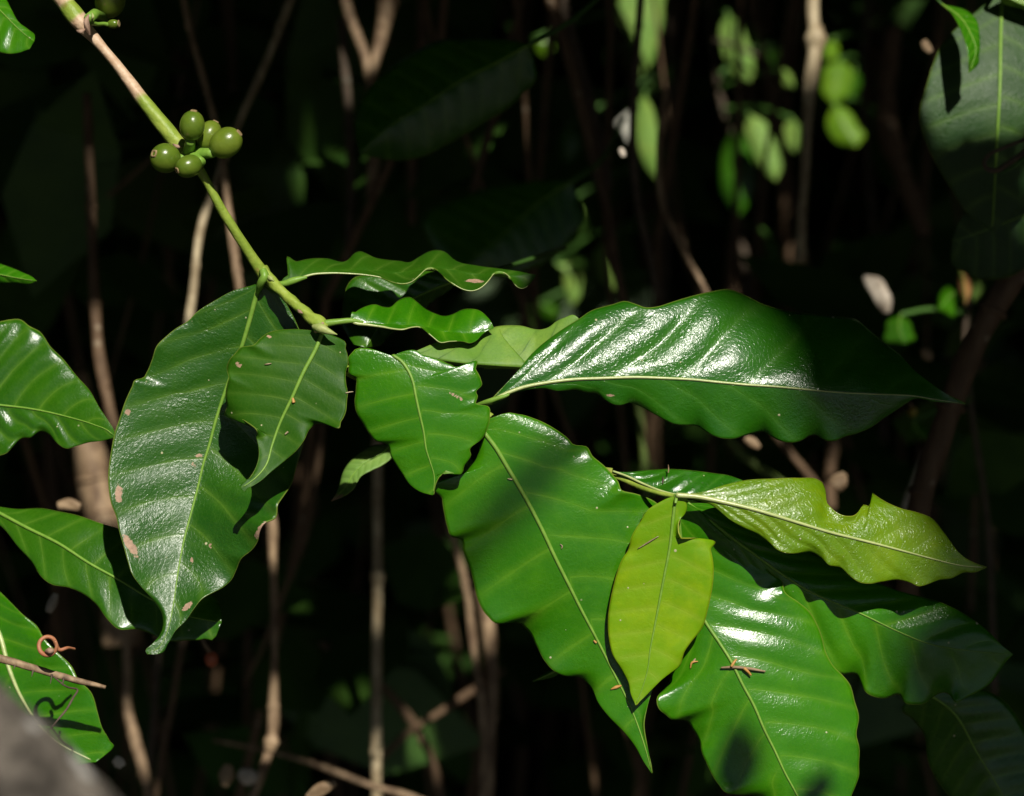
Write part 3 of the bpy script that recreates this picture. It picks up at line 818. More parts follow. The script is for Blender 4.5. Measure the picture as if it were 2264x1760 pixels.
stem_thing('dry_sapling', 'forked dry stem at top, left of the middle, upper part lit', ST, 'D 720,-60 745,30 775,110 792,172 800,260 790,420', [-420, -410, -400], [24, 22, 24, 28, 20], 'tan', [(0, .18)])
stem_thing('dry_sapling', 'second prong of the fork at top, leaning right', ST, 'D 840,-60 825,20 808,100 793,165', [-415, -410, -405], [46, 42, 26, 16], 'tan', [(.05, .75)])
stem_thing('dry_sapling', 'thin grey stem with one pale spot left of the forked stem', ST, 'D 728,40 735,125 742,230 748,420 740,560', [-440, -430, -420], [20, 20, 18, 18], 'dark', [(.10, .20)])
stem_thing('dry_sapling', 'dim upright stem at top between the forked stem and the big slanting stem', ST, 'D 905,-60 902,40 898,130 880,300 878,480', [-460, -450, -450], [26, 26, 22, 20], 'brown')
stem_thing('dry_sapling', 'short slanting stem above the two dark leaves', ST, 'D 1115,-60 1105,30 1090,95 1060,230 1030,330 1005,420', [-380, -370, -360], [16, 16, 18, 18, 15], 'brown')
stem_thing('slanting_sapling', 'long brown stem slanting from the top edge down to the big glossy leaf', ST, 'D 1150,-60 1180,20 1220,150 1250,270 1275,370 1290,430 1305,520 1325,620 1335,720', [-310, -300, -280], [24, 24, 26, 26, 22, 19], 'brown',
           [(.03, .10), (.30, .36)])
stem_thing('slanting_sapling', 'dark stem running just right of the long slanting brown stem', ST, 'D 1190,-60 1215,60 1250,190 1275,290 1300,400', [-330, -320, -310], [20, 24, 26, 16], 'dark')
stem_thing('thin_sapling', 'thin dark stem crossing the pale leaf at top', ST, 'D 1370,-60 1362,60 1352,200 1350,330 1360,430 1385,540 1405,640', [-260, -250, -240], [17, 17, 18, 18, 18], 'dark')
stem_thing('thin_sapling', 'thin reddish stem with a lit cut end right of the long pale leaf', ST, 'D 1421,190 1412,260 1406,330 1410,420 1450,520 1500,610 1540,700', [-300, -290, -280], [18, 16, 14, 12, 10], 'tan', [(0, .17)])
stem_thing('dry_sapling', 'pale upright stem at top right, lit above and dark below', ST, 'D 1738,-60 1733,20 1738,80 1726,200 1720,300 1715,400 1708,500 1706,560', [-330, -320, -310], [(0, 26), (.2, 30), (.25, 34), (.4, 28), (.9, 24), (1, 30)], 'straw', [(0, .38)], nodes=(.24,))
stem_thing('sapling_trunk', 'dim brown trunk left of the big dark leaf at the right edge', 'trunk', 'D 1905,60 1890,200 1895,280 1915,340 1950,440 1972,500', [-620, -600, -580], [40, 44, 50, 44, 36], 'brown', [(.46, .56)], group='sapling trunks behind the branch')
stem_thing('sapling_trunk', 'dark rough trunk leaning from the right edge behind the big glossy leaf', 'trunk', 'D 2260,440 2184,560 2130,640 2080,730 2040,830 2010,920 1980,1010 1955,1100 1930,1300', [-150, -160, -170, -180], [58, 56, 54, 52, 52], 'brown',
           group='sapling trunks behind the branch', rough=.08, back=70)
stem_thing('green_sapling', 'upright green stem between the big glossy leaf and the young shoot', ST, 'D 1350,760 1362,860 1371,940 1376,1010 1380,1100', [-230, -230, -230], [18, 18, 17, 17], 'greenstem', [(.35, .6)])
stem_thing('dry_sapling', 'dark stem slanting in the gap above the olive leaf', ST, 'B4 650,1050 740,1160 850,1290 940,1400', [-260, -260, -260], [16, 16, 15], 'brown')
stem_thing('green_sapling', 'faint green stem slanting left in the gap under the glossy leaf', ST, 'B4 380,1080 470,1180 620,1290 780,1400', [-290, -290, -290], [18, 16, 14], 'greenstem')
stem_thing('dry_sapling', 'short upright stump showing under the tip of the big glossy leaf', ST, 'B4 1000,1060 1000,1150 985,1260 990,1500', [-300, -300, -300], [26, 26, 24], 'brown')
stem_thing('silver_twig', 'thin silvery twig left of the dark leaning trunk', 'twig', 'B4 1545,1160 1520,1230 1480,1340 1440,1440 1400,1600', [-220, -220, -220], [12, 14, 13, 8], 'litter_pale')
stem_thing('dry_sapling', 'faint stem crossing low behind the upright straw stem', ST, 'B2 20,800 250,930 430,1100 580,1290 680,1500 740,1760', [-330, -330, -330], [16, 18, 20, 18], 'brown')
stem_thing('dry_sapling', 'faint stem rising right from the crossing at the bottom', ST, 'B2 350,1500 560,1310 750,1190 880,1100 1100,960', [-320, -320, -320], [14, 16, 18, 14], 'brown', [(.66, .72)])
stem_thing('dry_sapling', 'dim stem falling right of the berries towards the bottom', ST, 'D 230,420 330,330 420,240', [-380, -380, -380], [10, 10, 9], 'brown')
stem_thing('dry_sapling', 'dim vertical stem right of the tan knotted stem', ST, 'D 690,900 672,1030 650,1150 610,1250 560,1380 520,1460', [-240, -240, -240], [12, 14, 12, 10], 'brown', [(.22, .30)])

# --- trunk close to the viewer in the lower left corner
trunk = stem_thing('tree_trunk', 'thick grey mottled trunk, blurred, in the bottom left corner', 'trunk', 'A3 -760,770 -360,1130 60,1500 400,1850 860,2330', [400, 400, 400], [225, 230, 235, 235, 240], 'bark', group=None, rough=.03)
# --- vine with spines and a curled tendril
vine = empty('vine', 'thin thorny vine at the left edge above the grey trunk', 'vine')
tube('stem', T('A3 -200,820 0,890 140,930 290,975 450,1020 620,1060'), [-20, -20, -22, -25, -25], [18, 18, 17, 16, 14, 8], M['tan'], vine, n=60, rough=.1)
for k, (a, b) in enumerate((('195,960', '185,1000'), ('305,985', '295,1040'), ('375,1005', '365,1050'), ('90,925', '80,955'))):
    tube('thorn', T('A3 %s %s' % (a, b)), [-20, -18], [6, 1], M['dark'], vine, n=5, sides=6)
tube('tendril', T('A3 290,975 400,1060 455,1075 430,1120 390,1190 340,1250 295,1305'), [-24, -20, -15, -12, -10, -8], [4, 4, 5, 5, 4], M['dark'], vine, n=40, sides=8)
lit_px(T('A3 0,890 80,910 140,930 200,950 280,970'), -20)
th = np.linspace(0, 1.9 * np.pi, 26)
curl = np.stack([280 + 52 * np.cos(th + .9), 818 - 54 * np.sin(th + .9)], 1)
coil = empty('curled_tendril', 'rust coloured curled tendril above the vine at the lower left', 'tendril')
pts = ' '.join('%.0f,%.0f' % tuple(q) for q in curl)
tube('coil', T('A3 440,835 400,828 350,840 ' + pts), np.r_[-24, -22, -20, np.linspace(-18, -10, 26)].tolist(), [5, 8, 9, 9, 10, 9, 7], M['rust'], coil, n=80, sides=10)
tube('tip', T('A3 270,850 300,845 320,850'), [-12, -10, -12], [8, 14, 6], M['scale'], coil, n=12)
lit_px(T('A3 400,828 280,770 235,820 280,870 330,820'), -18)


def plant(name, label, cat='plant', group=None):
    return empty(name, label, cat, group)


def bg_leaf(parent, mid, left, right, z, zl=-4, zr=-4, mat='pale', lit=1, twig=None, label=None, **kw):
    """a leaf of another plant; twig = pixel points and depth list leading off to where it grows from."""
    key = 'bg%d' % len(LEAVES)
    o = leaf('leaf', parent, T(mid), T(left), T(right), z, zl, zr, mat=mat, key=key, NU=kw.pop('NU', 50), NV=kw.pop('NV', 10), label=label, **kw)
    if twig:
        tube('twig', T(twig[0]), twig[1], twig[2] if len(twig) > 2 else [10, 12], M['midrib_dark'], parent, n=16, sides=8)
    if lit:
        P, Z = LEAVES[key]
        lit_key(key, None if lit == 1 else lit)
    return o


def lit_key(key, keep=None, r=.006, step=3):
    P, Z = LEAVES[key]
    p, z = P[::step, ::step].reshape(-1, 2), Z[::step, ::step].ravel()
    if keep is not None:
        k = keep(p[:, 0], p[:, 1])
        p, z = p[k], z[k]
    if len(p):
        LIT.append((at(p, z), r))


# leaves reaching in from the left
pl = plant('coffee_twig', 'green wavy edged leaf with white glints reaching in at the left edge', 'twig', 'twigs reaching in from the left')
bg_leaf(pl, 'A2 -620,830 -300,860 0,890 200,915 400,960 550,1005 640,1045 676,1080', 'A2 -500,640 -250,480 -100,420 0,400 60,388 120,388 170,425 240,465 290,540 370,620 450,720 530,810 580,900 640,990 672,1050',
        'A2 -500,1000 -250,1160 -100,1200 0,1185 40,1170 80,1130 120,1090 180,1080 240,1045 290,1065 330,1110 390,1145 450,1130 520,1110 600,1100', [(0, -40), (.5, -42), (1, -30)], -5, [0, 3, 0], mat='mature',
        NU=110, NV=18, nv=9, slope=.3, quilt=1.2, twig=('A2 -620,830 -900,780 -1300,700', [-40, -50, -70], [14, 16]), ribw=(8, 6, 4, 2))
pl = plant('coffee_twig', 'rounded bright leaf tip in the top left corner', 'twig', 'twigs reaching in from the left')
bg_leaf(pl, 'A1 -420,-300 -200,-120 0,60 120,180 200,245', 'A1 -250,-380 -100,-200 40,0 70,60 110,130 170,175 206,220', 'A1 -450,-50 -200,220 0,307 80,315 140,300 190,268', [-60, -55, -45, -40], -4, [0, 2, 4, 0], mat='bright',
        NU=70, NV=14, twig=('A1 -420,-300 -700,-420 -1000,-500', [-60, -70, -80]))
pl = plant('coffee_twig', 'narrow pointed leaf tip at the left edge above the white glinted leaf', 'twig', 'twigs reaching in from the left')
bg_leaf(pl, 'A1 -500,1500 -200,1580 0,1610 110,1632 214,1648', 'A1 -350,1430 -100,1500 0,1545 70,1570 140,1600 200,1632', 'A1 -300,1640 -100,1662 0,1662 100,1662 190,1662', [-70, -65, -60], -4, -2, mat='bright', NU=60, NV=12,
        twig=('A1 -500,1500 -800,1420 -1200,1300', [-70, -80, -90]))
pl = plant('coffee_twig', 'shaded broad leaf low at the left behind the tip of the hanging leaf', 'twig', 'twigs reaching in from the left')
bg_leaf(pl, 'A3 -120,-20 0,40 150,120 350,220 520,330 700,430 900,550 1100,640 1300,680', 'A3 -60,-10 100,14 250,10 330,25 450,50 600,100 700,130 900,250 1100,390 1230,500 1290,580',
        'A3 -80,60 10,120 100,230 190,330 240,410 300,455 400,475 500,520 570,580 620,650 700,720 800,720 880,745 960,785 1100,785 1200,775 1280,735', [(0, -58), (.4, -40), (.7, -33), (1, -30)], -6, [0, 3, 4, 0], mat='mature', NU=90, NV=16,
        nv=10, quilt=.2, slope=.1, twig=('A3 -120,-20 -400,-150 -800,-300', [-62, -75, -90]), ribw=(9, 7, 5, 2))
pl = plant('coffee_twig', 'vivid green leaf with a white midrib above the grey trunk at bottom left', 'twig', 'twigs reaching in from the left')
bg_leaf(pl, 'A3 -260,250 -100,560 0,760 50,940 130,1130 300,1360 560,1500', 'A3 -300,500 -320,800 -200,1150 0,1400 250,1560', 'A3 -160,340 -60,440 0,500 60,560 140,640 215,700 255,770 330,850 425,945 450,1000 540,1100 570,1200 600,1300 640,1370 652,1430',
        [(0, -75), (.5, -60), (1, -55)], [0, -3, 0], [0, 4, 4, 0], mat='mid', rib='midrib_pale', NU=100, NV=16, nv=9, slope=.2, quilt=.3, twig=('A3 -260,250 -500,100 -900,0', [-75, -85, -100]), ribw=(12, 12, 10, 6, 3))

# dark leaves in the shade behind the branch
pl = plant('coffee_twig', 'dark shaded leaves behind the two wavy leaves, right of the node', 'twig', 'shaded twigs behind the branch')
bg_leaf(pl, 'Z3 1480,340 1250,430 1000,560 850,700 740,880', 'Z3 1300,290 1100,280 900,300 740,310 650,330 590,400 565,500 555,620 575,760 650,860', 'Z3 1400,430 1290,500 1180,590 1060,680 960,750 910,800 850,868',
        [-50, -55, -55, -48], -3, -4, mat='mature', lit=lambda x, y: (x < 800) & (y < 660), NU=60, NV=14, nv=7, twig=('Z3 1480,340 1800,260 2300,100', [-50, -120, -300]), label='dark green leaf with one pale glint')
bg_leaf(pl, 'A4 1500,1060 1300,1190 1100,1370 960,1490 860,1580', 'A4 1300,1060 1050,1090 850,1150 700,1210 630,1260 650,1400 740,1520', 'A4 1560,1250 1480,1420 1300,1560 1080,1620', [-480, -470, -460], -5, -5, mat='mature', lit=0, twig=('A4 1500,1060 1650,960 1800,700', [-480, -500, -550]), nv=8)
bg_leaf(pl, 'A4 1250,260 1050,370 850,470 640,610 430,740 250,900', 'A4 1100,230 900,225 700,240 600,290 400,420 280,560 220,720', 'A4 1290,400 1200,560 950,740 740,860 620,920 420,940', [-240, -235, -230], -6, -6, mat='mature', lit=0, twig=('A4 1250,260 1450,150 1750,-100', [-240, -255, -280]), nv=9)
pl = plant('coffee_twig', 'very dark leaf in the bottom right corner under the wavy leaf', 'twig', 'shaded twigs behind the branch')
bg_leaf(pl, 'B5 1500,1060 1700,1200 1850,1450 2000,1700 2100,1950', 'B5 1900,1080 2150,1350 2250,1650 2200,1850', 'B5 1410,1170 1470,1250 1535,1340 1560,1500 1650,1660 1850,1850', [-70, -80, -80], -5, -5, mat='mature', lit=0, twig=('B5 1500,1060 1300,900 1000,700', [-70, -70, -60]), nv=9)
pl = plant('curled_leaf_twig', 'small drooping leaf with a pink tip below the torn leaf', 'twig')
bg_leaf(pl, 'B1 430,1130 370,1180 300,1215 220,1290 160,1380 85,1452', 'B1 380,1120 300,1140 240,1180 150,1290 130,1370 95,1440', 'B1 440,1170 390,1240 330,1270 260,1310 210,1390 150,1430', [-75, -70, -70], -3, 3, mat='pale', lit=lambda x, y: x < 775,
        NU=40, scars=[(738, 1105, 22, 10, -30)], twig=('B1 430,1130 480,1080 560,980', [-75, -70, -60], [6, 6]))
pl = plant('coffee_twig', 'small green leaf tip poking out below the margin of the broad leaf', 'twig', 'shaded twigs behind the branch')
bg_leaf(pl, 'B2 1450,940 1380,975 1270,1025', 'B2 1400,950 1330,980', 'B2 1420,985 1340,1015', [-60, -60, -60], -2, -2, mat='bright', lit=1, NU=20, NV=6, twig=('B2 1450,940 1500,920 1600,880', [-60, -60, -50], [5, 6]))

# sunlit leaves far back at the upper right
ZB = -1200
pl = plant('background_shrub', 'blurred shrub with long pale leaves at top, right of the slanting stem', 'shrub', 'blurred sunlit shrubs behind')
sapl = 'A4 2020,-500 2060,0 2080,500 2060,1000 2040,1700 2000,2600'
tube('stem', T(sapl), [ZB - 60] * 3, [14, 16, 18], M['dark'], pl, n=40, sides=8)
bg_leaf(pl, 'A4 1990,-250 1950,0 1920,250 1905,440', 'A4 1850,-150 1770,20 1765,100 1830,230 1885,340', 'A4 2060,-100 2035,20 2030,130 2000,250 1955,390', [ZB, ZB, ZB], mat='pale', twig=('A4 1990,-250 2040,-300', [ZB, ZB - 60]))
bg_leaf(pl, 'A4 1920,550 1940,750 1970,930 2008,1070', 'A4 1885,600 1870,720 1878,830 1905,930 1955,1020', 'A4 1965,620 1998,760 2012,900 2018,1010', [ZB + 200] * 3, mat='pale', twig=('A4 1920,550 1990,470 2075,400', [ZB + 200, ZB + 100, ZB - 50]))
bg_leaf(pl, 'A4 1842,640 1800,720 1828,840', 'A4 1790,680 1752,722 1790,790', 'A4 1842,700 1838,800', [ZB + 250] * 3, mat='litter_leaf', twig=('A4 1842,640 1950,560 2075,450', [ZB + 250, ZB + 100, ZB - 50]), NU=24, NV=6, rib=None)
bg_leaf(pl, 'A4 1470,740 1470,850 1460,960', 'A4 1420,780 1405,860 1420,930', 'A4 1530,780 1545,850 1510,930', [ZB - 80] * 3, mat='mature', lit=0, twig=('A4 1470,740 1700,600 2060,400', [ZB - 80] * 3), NU=24)
bg_leaf(pl, 'A4 1270,230 1330,250 1390,290', 'A4 1310,200 1370,200', 'A4 1290,290 1350,325', [ZB - 100] * 3, mat='vivid', twig=('A4 1270,230 1600,100 2050,50', [ZB - 100] * 3), NU=24)
bg_leaf(pl, 'A4 1500,1170 1490,1250 1500,1330', 'A4 1460,1210 1445,1280 1470,1320', 'A4 1540,1200 1560,1260 1530,1310', [ZB - 50] * 3, mat='pale', twig=('A4 1500,1170 1700,1050 2060,900', [ZB - 50] * 3), NU=24)
bg_leaf(pl, 'A4 1680,1420 1690,1540 1745,1700', 'A4 1640,1460 1630,1560 1680,1660', 'A4 1730,1460 1755,1570 1765,1650', [ZB + 60] * 3, mat='pale', twig=('A4 1680,1420 1850,1300 2050,1250', [ZB + 60, ZB, ZB - 60]), NU=24)
bg_leaf(pl, 'B1 1400,60 1480,120 1500,310', 'B1 1480,60 1545,110 1555,200 1530,280', 'B1 1440,120 1450,200 1475,270', [ZB + 100] * 3, mat='pale', twig=('B1 1400,60 1600,-100 2040,-150', [ZB + 100, ZB, ZB - 60]), NU=24)
bg_leaf(pl, 'B1 1290,300 1380,330 1420,390', 'B1 1330,290 1400,310', 'B1 1310,350 1370,385', [ZB - 100] * 3, mat='mature', twig=('B1 1290,300 1500,200 2040,100', [ZB - 100] * 3), NU=20)
pl = plant('background_shrub', 'blurred shrub with pale oval leaves between the thin stem and the upright pale stem', 'shrub', 'blurred sunlit shrubs behind')
tube('stem', T('B3 250,-500 280,100 330,500 420,900 480,1500 500,2600'), [ZB - 80] * 3, [14, 16, 18], M['dark'], pl, n=40, sides=8)
bg_leaf(pl, 'B3 385,80 420,200 460,330 510,480', 'B3 345,140 342,250 365,350 420,440', 'B3 430,110 505,250 540,370 530,450', [ZB] * 3, mat='pale', twig=('B3 385,80 340,40 285,100', [ZB, ZB - 40, ZB - 80]))
tube('twig', T('B3 300,230 430,270 560,330'), [ZB + 15] * 3, [8, 9, 8], M['dark'], pl, n=12, sides=8)
bg_leaf(pl, 'B3 530,165 590,260 650,370', 'B3 520,220 560,320 610,370', 'B3 590,190 650,270 670,340', [ZB - 60] * 3, mat='mature', lit=lambda x, y: x > 1690, twig=('B3 530,165 450,150 300,250', [ZB - 60] * 3))
bg_leaf(pl, 'B3 690,260 680,330 690,360', 'B3 650,290 650,340', 'B3 710,290 710,340', [ZB - 60] * 3, mat='mature', twig=('B3 690,260 500,300 330,450', [ZB - 60] * 3), NU=16, NV=6)
bg_leaf(pl, 'B3 700,400 735,460 775,515', 'B3 705,450 720,510', 'B3 740,420 770,480', [ZB] * 3, mat='pale', twig=('B3 700,400 500,450 330,520', [ZB, ZB - 40, ZB - 80]), NU=20, NV=6)
bg_leaf(pl, 'B3 510,670 570,820 630,960 665,1060', 'B3 485,740 515,850 560,950 620,1030', 'B3 585,700 650,800 690,900 702,1000', [ZB] * 3, mat='pale', twig=('B3 510,670 450,700 380,740', [ZB, ZB - 40, ZB - 80]))
bg_leaf(pl, 'B3 760,695 780,800 775,895', 'B3 720,730 715,800 740,870', 'B3 810,730 835,800 815,870', [ZB] * 3, mat='pale', twig=('B3 760,695 600,640 360,640', [ZB, ZB - 40, ZB - 80]), NU=24)
bg_leaf(pl, 'B3 440,730 430,900 440,1100 450,1270', 'B3 370,830 340,1000 370,1180', 'B3 510,850 545,1000 520,1180', [ZB - 40] * 3, mat='mature', lit=0, twig=('B3 440,730 420,700 380,700', [ZB - 40, ZB - 60, ZB - 80]))
bg_leaf(pl, 'B3 620,1380 650,1480 690,1580', 'B3 600,1430 640,1540', 'B3 660,1410 700,1500', [ZB - 40] * 3, mat='mature', lit=0, twig=('B3 620,1380 550,1330 470,1300', [ZB - 40, ZB - 60, ZB - 80]), NU=20)
pl = plant('background_shrub', 'blurred shrub with vivid green leaf patches right of the upright pale stem', 'shrub', 'blurred sunlit shrubs behind')
tube('stem', T('B3 1250,-500 1200,100 1170,500 1200,900 1250,1500 1300,2600'), [ZB - 80] * 3, [14, 16, 18], M['dark'], pl, n=40, sides=8)
bg_leaf(pl, 'B3 1000,230 985,290 990,355', 'B3 950,260 940,310 960,350', 'B3 1030,260 1035,310 1020,350', [ZB + 40] * 3, mat='vivid', twig=('B3 1000,230 1100,200 1190,220', [ZB + 40, ZB, ZB - 80]), NU=20)
bg_leaf(pl, 'B3 1040,350 1020,470 1000,610', 'B3 960,390 938,470 950,570', 'B3 1100,390 1110,480 1070,580', [ZB + 40] * 3, mat='vivid', twig=('B3 1040,350 1100,330 1180,360', [ZB + 40, ZB, ZB - 80]))
bg_leaf(pl, 'B3 1010,610 1050,720 1140,860', 'B3 970,680 975,780 1050,850', 'B3 1080,640 1150,740 1180,820', [ZB + 40] * 3, mat='vivid', twig=('B3 1010,610 1100,580 1175,600', [ZB + 40, ZB, ZB - 80]))
bg_leaf(pl, 'B3 1130,400 1120,500 1100,590', 'B3 1090,440 1085,540', 'B3 1160,440 1150,540', [ZB - 20] * 3, mat='mature', lit=lambda x, y: y > 172, twig=('B3 1130,400 1150,380 1172,400', [ZB - 20, ZB - 50, ZB - 80]), NU=20)

# the plant at the right edge
pl = plant('coffee_twig', 'big dark leaves with grey sheen hanging at the right edge', 'twig')
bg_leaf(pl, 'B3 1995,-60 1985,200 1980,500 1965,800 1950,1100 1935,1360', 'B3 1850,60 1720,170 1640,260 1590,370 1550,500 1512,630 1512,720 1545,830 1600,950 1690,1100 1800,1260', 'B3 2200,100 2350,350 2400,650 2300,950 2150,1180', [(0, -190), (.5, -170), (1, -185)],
        [0, 4, 4, 0], [0, -8, -8, 0], mat='sheen', rib='midrib', NU=80, NV=18, nv=8, quilt=.25, lit=lambda x, y: (y > 110) & (y < 250) & (x > 2080), twig=('B3 1995,-60 2100,-300 2300,-500', [-190, -200, -220]), ribw=(11, 9, 7, 4))
bg_leaf(pl, 'B3 1640,25 1740,95 1810,200 1840,300 1800,425', 'B3 1690,70 1745,160 1785,280 1798,380', 'B3 1760,50 1840,110 1862,200 1860,320 1835,400', [(0, -170), (.5, -150), (1, -145)], 4, -3, mat='bright', NU=50, twig=('B3 1640,25 1560,-60 1500,-300', [-170, -180, -200], [6, 8]), nv=8, label='small bright leaf with white glint in front of the big dark one')
bg_leaf(pl, 'B3 1950,-60 2100,20 2300,80', 'B3 2050,-80 2250,0', 'B3 1990,10 2100,50 2200,90', [-175] * 3, mat='young_olive', NU=30, twig=('B3 1950,-60 2000,-150 2100,-300', [-175, -185, -200]))
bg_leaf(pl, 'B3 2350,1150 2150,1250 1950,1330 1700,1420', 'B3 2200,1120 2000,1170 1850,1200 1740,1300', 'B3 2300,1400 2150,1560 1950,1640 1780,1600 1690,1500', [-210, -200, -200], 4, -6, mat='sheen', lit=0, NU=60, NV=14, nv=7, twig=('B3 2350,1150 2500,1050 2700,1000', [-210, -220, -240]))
tend = empty('looped_tendril', 'dark looped tendril in front of the big dark leaf at the right edge', 'tendril')
tube('loop', T('B3 2350,720 2200,790 2122,820 2010,865 1910,915 1888,955 1905,990 1960,1000 2020,965 2122,895 2300,780'), [-140, -140, -140, -138, -135], [8, 8, 8, 12, 14, 14], M['dark'], tend, n=70, sides=8)
tube('leaf_edge', T('B3 1990,1020 2060,980 2122,930 2250,850'), [-138, -138, -140], [3, 8, 9, 8], M['midrib_dark'], tend, n=20, sides=8)

pl = plant('background_shrub', 'small blurred green leaves with a dry orange one near the right edge', 'shrub', 'blurred sunlit shrubs behind')
tube('stem', T('B4 1900,-200 1850,100 1780,400 1800,800 1900,1500 1950,2600'), [-560] * 3, [12, 14, 16], M['dark'], pl, n=40, sides=8)
bg_leaf(pl, 'B4 1760,200 1680,260 1620,330', 'B4 1700,190 1620,260', 'B4 1740,300 1680,370', [-540] * 3, mat='bright', twig=('B4 1760,200 1790,170 1840,150', [-540, -550, -560]), NU=24)
bg_leaf(pl, 'B4 1840,130 1860,200 1830,280', 'B4 1810,170 1800,240', 'B4 1880,170 1865,250', [-540] * 3, mat='pale', twig=('B4 1840,130 1845,120 1850,110', [-540, -550, -560]), NU=24)
bg_leaf(pl, 'B4 1745,80 1770,180 1780,300', 'B4 1735,150 1755,260', 'B4 1785,130 1810,240', [-530] * 3, mat='orange', twig=('B4 1745,80 1790,60 1850,60', [-530, -545, -560]), NU=24)
bg_leaf(pl, 'B4 1400,360 1390,430 1420,530', 'B4 1330,390 1310,450 1350,530', 'B4 1450,400 1470,460 1460,520', [-540] * 3, mat='mature', twig=('B4 1400,360 1550,330 1790,350', [-540, -550, -560]), NU=24)
bg_leaf(pl, 'B4 1470,980 1500,1040 1555,1100', 'B4 1450,1020 1500,1085', 'B4 1520,1000 1560,1060', [-540] * 3, mat='mature', lit=0, twig=('B4 1470,980 1600,930 1810,850', [-540, -550, -560]), NU=24)

# ------------------------------------------------------------------ litter caught in the thicket and crumbs lying on the leaves
def scrap(name, label, cat, pts, z, w, mat, lit=True, group='dead scraps caught in the thicket', flat=.35, seed=0):
    """a curled scrap: a flattened, bent, tapering sheet with thickness."""
    p = T(pts)
    d = np.linalg.norm(np.diff(p, axis=0), axis=1)
    t = np.concatenate([[0], np.cumsum(d)]) / d.sum()
    u = np.linspace(0, 1, 18)
    pp, zz = resample(p, t, u), ctrl(z, u)
    c = at(pp, zz)
    tt, n_, b_ = frames_along(c)
    r = ctrl(w, u) * PX * (DIST - zz / 1000) / DIST / 2
    th_ = np.linspace(-1, 1, 9)
    g = np.random.default_rng(seed)
    ph = g.uniform(0, 6)
    V_ = np.stack([c + n_ * (r * s)[:, None] + b_ * (r * (flat * (1 - s * s) + .12 * np.sin(5 * u + 3 * s + ph)))[:, None] for s in th_], 1)
    i_ = np.arange(18 * 9).reshape(18, 9)
    F_ = np.stack([i_[:-1, :-1], i_[:-1, 1:], i_[1:, 1:], i_[1:, :-1]], -1).reshape(-1, 4)
    o = new_mesh(name, V_.reshape(-1, 3), F_, M[mat])
    s = o.modifiers.new('thickness', 'SOLIDIFY')
    s.thickness = .0006
    tag(o, label, cat, group)
    if lit:
        LIT.append((c, .008))
    return o


scrap('dead_leaf', 'white and brown dead leaf scrap hanging dark background above the glossy leaf tip', 'dead leaf', 'B4 1190,140 1250,190 1290,260 1320,350', [-520, -500, -500], [10, 36, 36, 34, 12], 'litter_pale', seed=1)
scrap('dead_leaf', 'tan dead scrap in the gap above the bite of the olive leaf', 'dead leaf', 'B4 1010,1370 1050,1320 1070,1290', [-300, -300, -300], [38, 36, 10], 'litter', seed=2)
scrap('dead_leaf', 'small tan scrap just below the wavy lower margin of the glossy leaf', 'dead leaf', 'B4 485,1085 530,1110 570,1140', [-330, -330, -330], [10, 20, 8], 'litter', seed=3)
scrap('dead_leaf', 'dim brown scrap near the tip of the glossy leaf', 'dead leaf', 'B4 1520,570 1550,590 1580,620', [-420, -420, -420], [10, 24, 10], 'litter', lit=False, seed=4)
scrap('dead_leaf', 'tan scrap at the bottom edge left of the knotted stem, the left one of two', 'dead leaf', 'A3 1340,1510 1330,1570 1320,1640', [-380, -380, -380], [14, 34, 12], 'litter', seed=5)
scrap('dead_leaf', 'pale scrap at the bottom edge touching the knotted stem, the right one of two', 'dead leaf', 'A3 1400,1560 1450,1580 1510,1590', [-380, -380, -380], [16, 38, 16], 'litter_pale', seed=6)
scrap('dead_leaf', 'tan scrap at the bottom edge left of the upright straw stem', 'dead leaf', 'A3 1800,1710 1880,1660 1970,1620', [-200, -200, -200], [14, 28, 10], 'litter', seed=7)
scrap('dead_leaf', 'tan scrap above the shaded broad leaf at left', 'dead leaf', 'A2 340,1480 400,1470 470,1490', [-230, -230, -230], [14, 24, 14], 'litter', seed=8)
scrap('dead_leaf', 'pale scrap behind the shaded broad leaf at lower left', 'dead leaf', 'A3 330,510 310,560 285,620', [-160, -160, -160], [10, 20, 12], 'litter_pale', lit=False, seed=9)
scrap('dead_leaf', 'tiny pinkish scrap left of the big dark leaf at top right', 'dead leaf', 'B3 1530,240 1550,275 1575,305', [-330, -330, -330], [10, 18, 10], 'litter', seed=10)
scrap('dead_leaf', 'small white scrap beside the thin dark stem crossing the pale leaf', 'dead leaf', 'A4 1780,870 1795,900 1800,920', [-300, -300, -300], [6, 12, 6], 'litter_pale', seed=11)
scrap('dead_leaf', 'grey white scrap at the bottom left below the vivid leaf tip', 'dead leaf', 'A3 670,1480 700,1500 720,1525', [-160, -160, -160], [14, 24, 14], 'litter_pale', lit=True, seed=12)


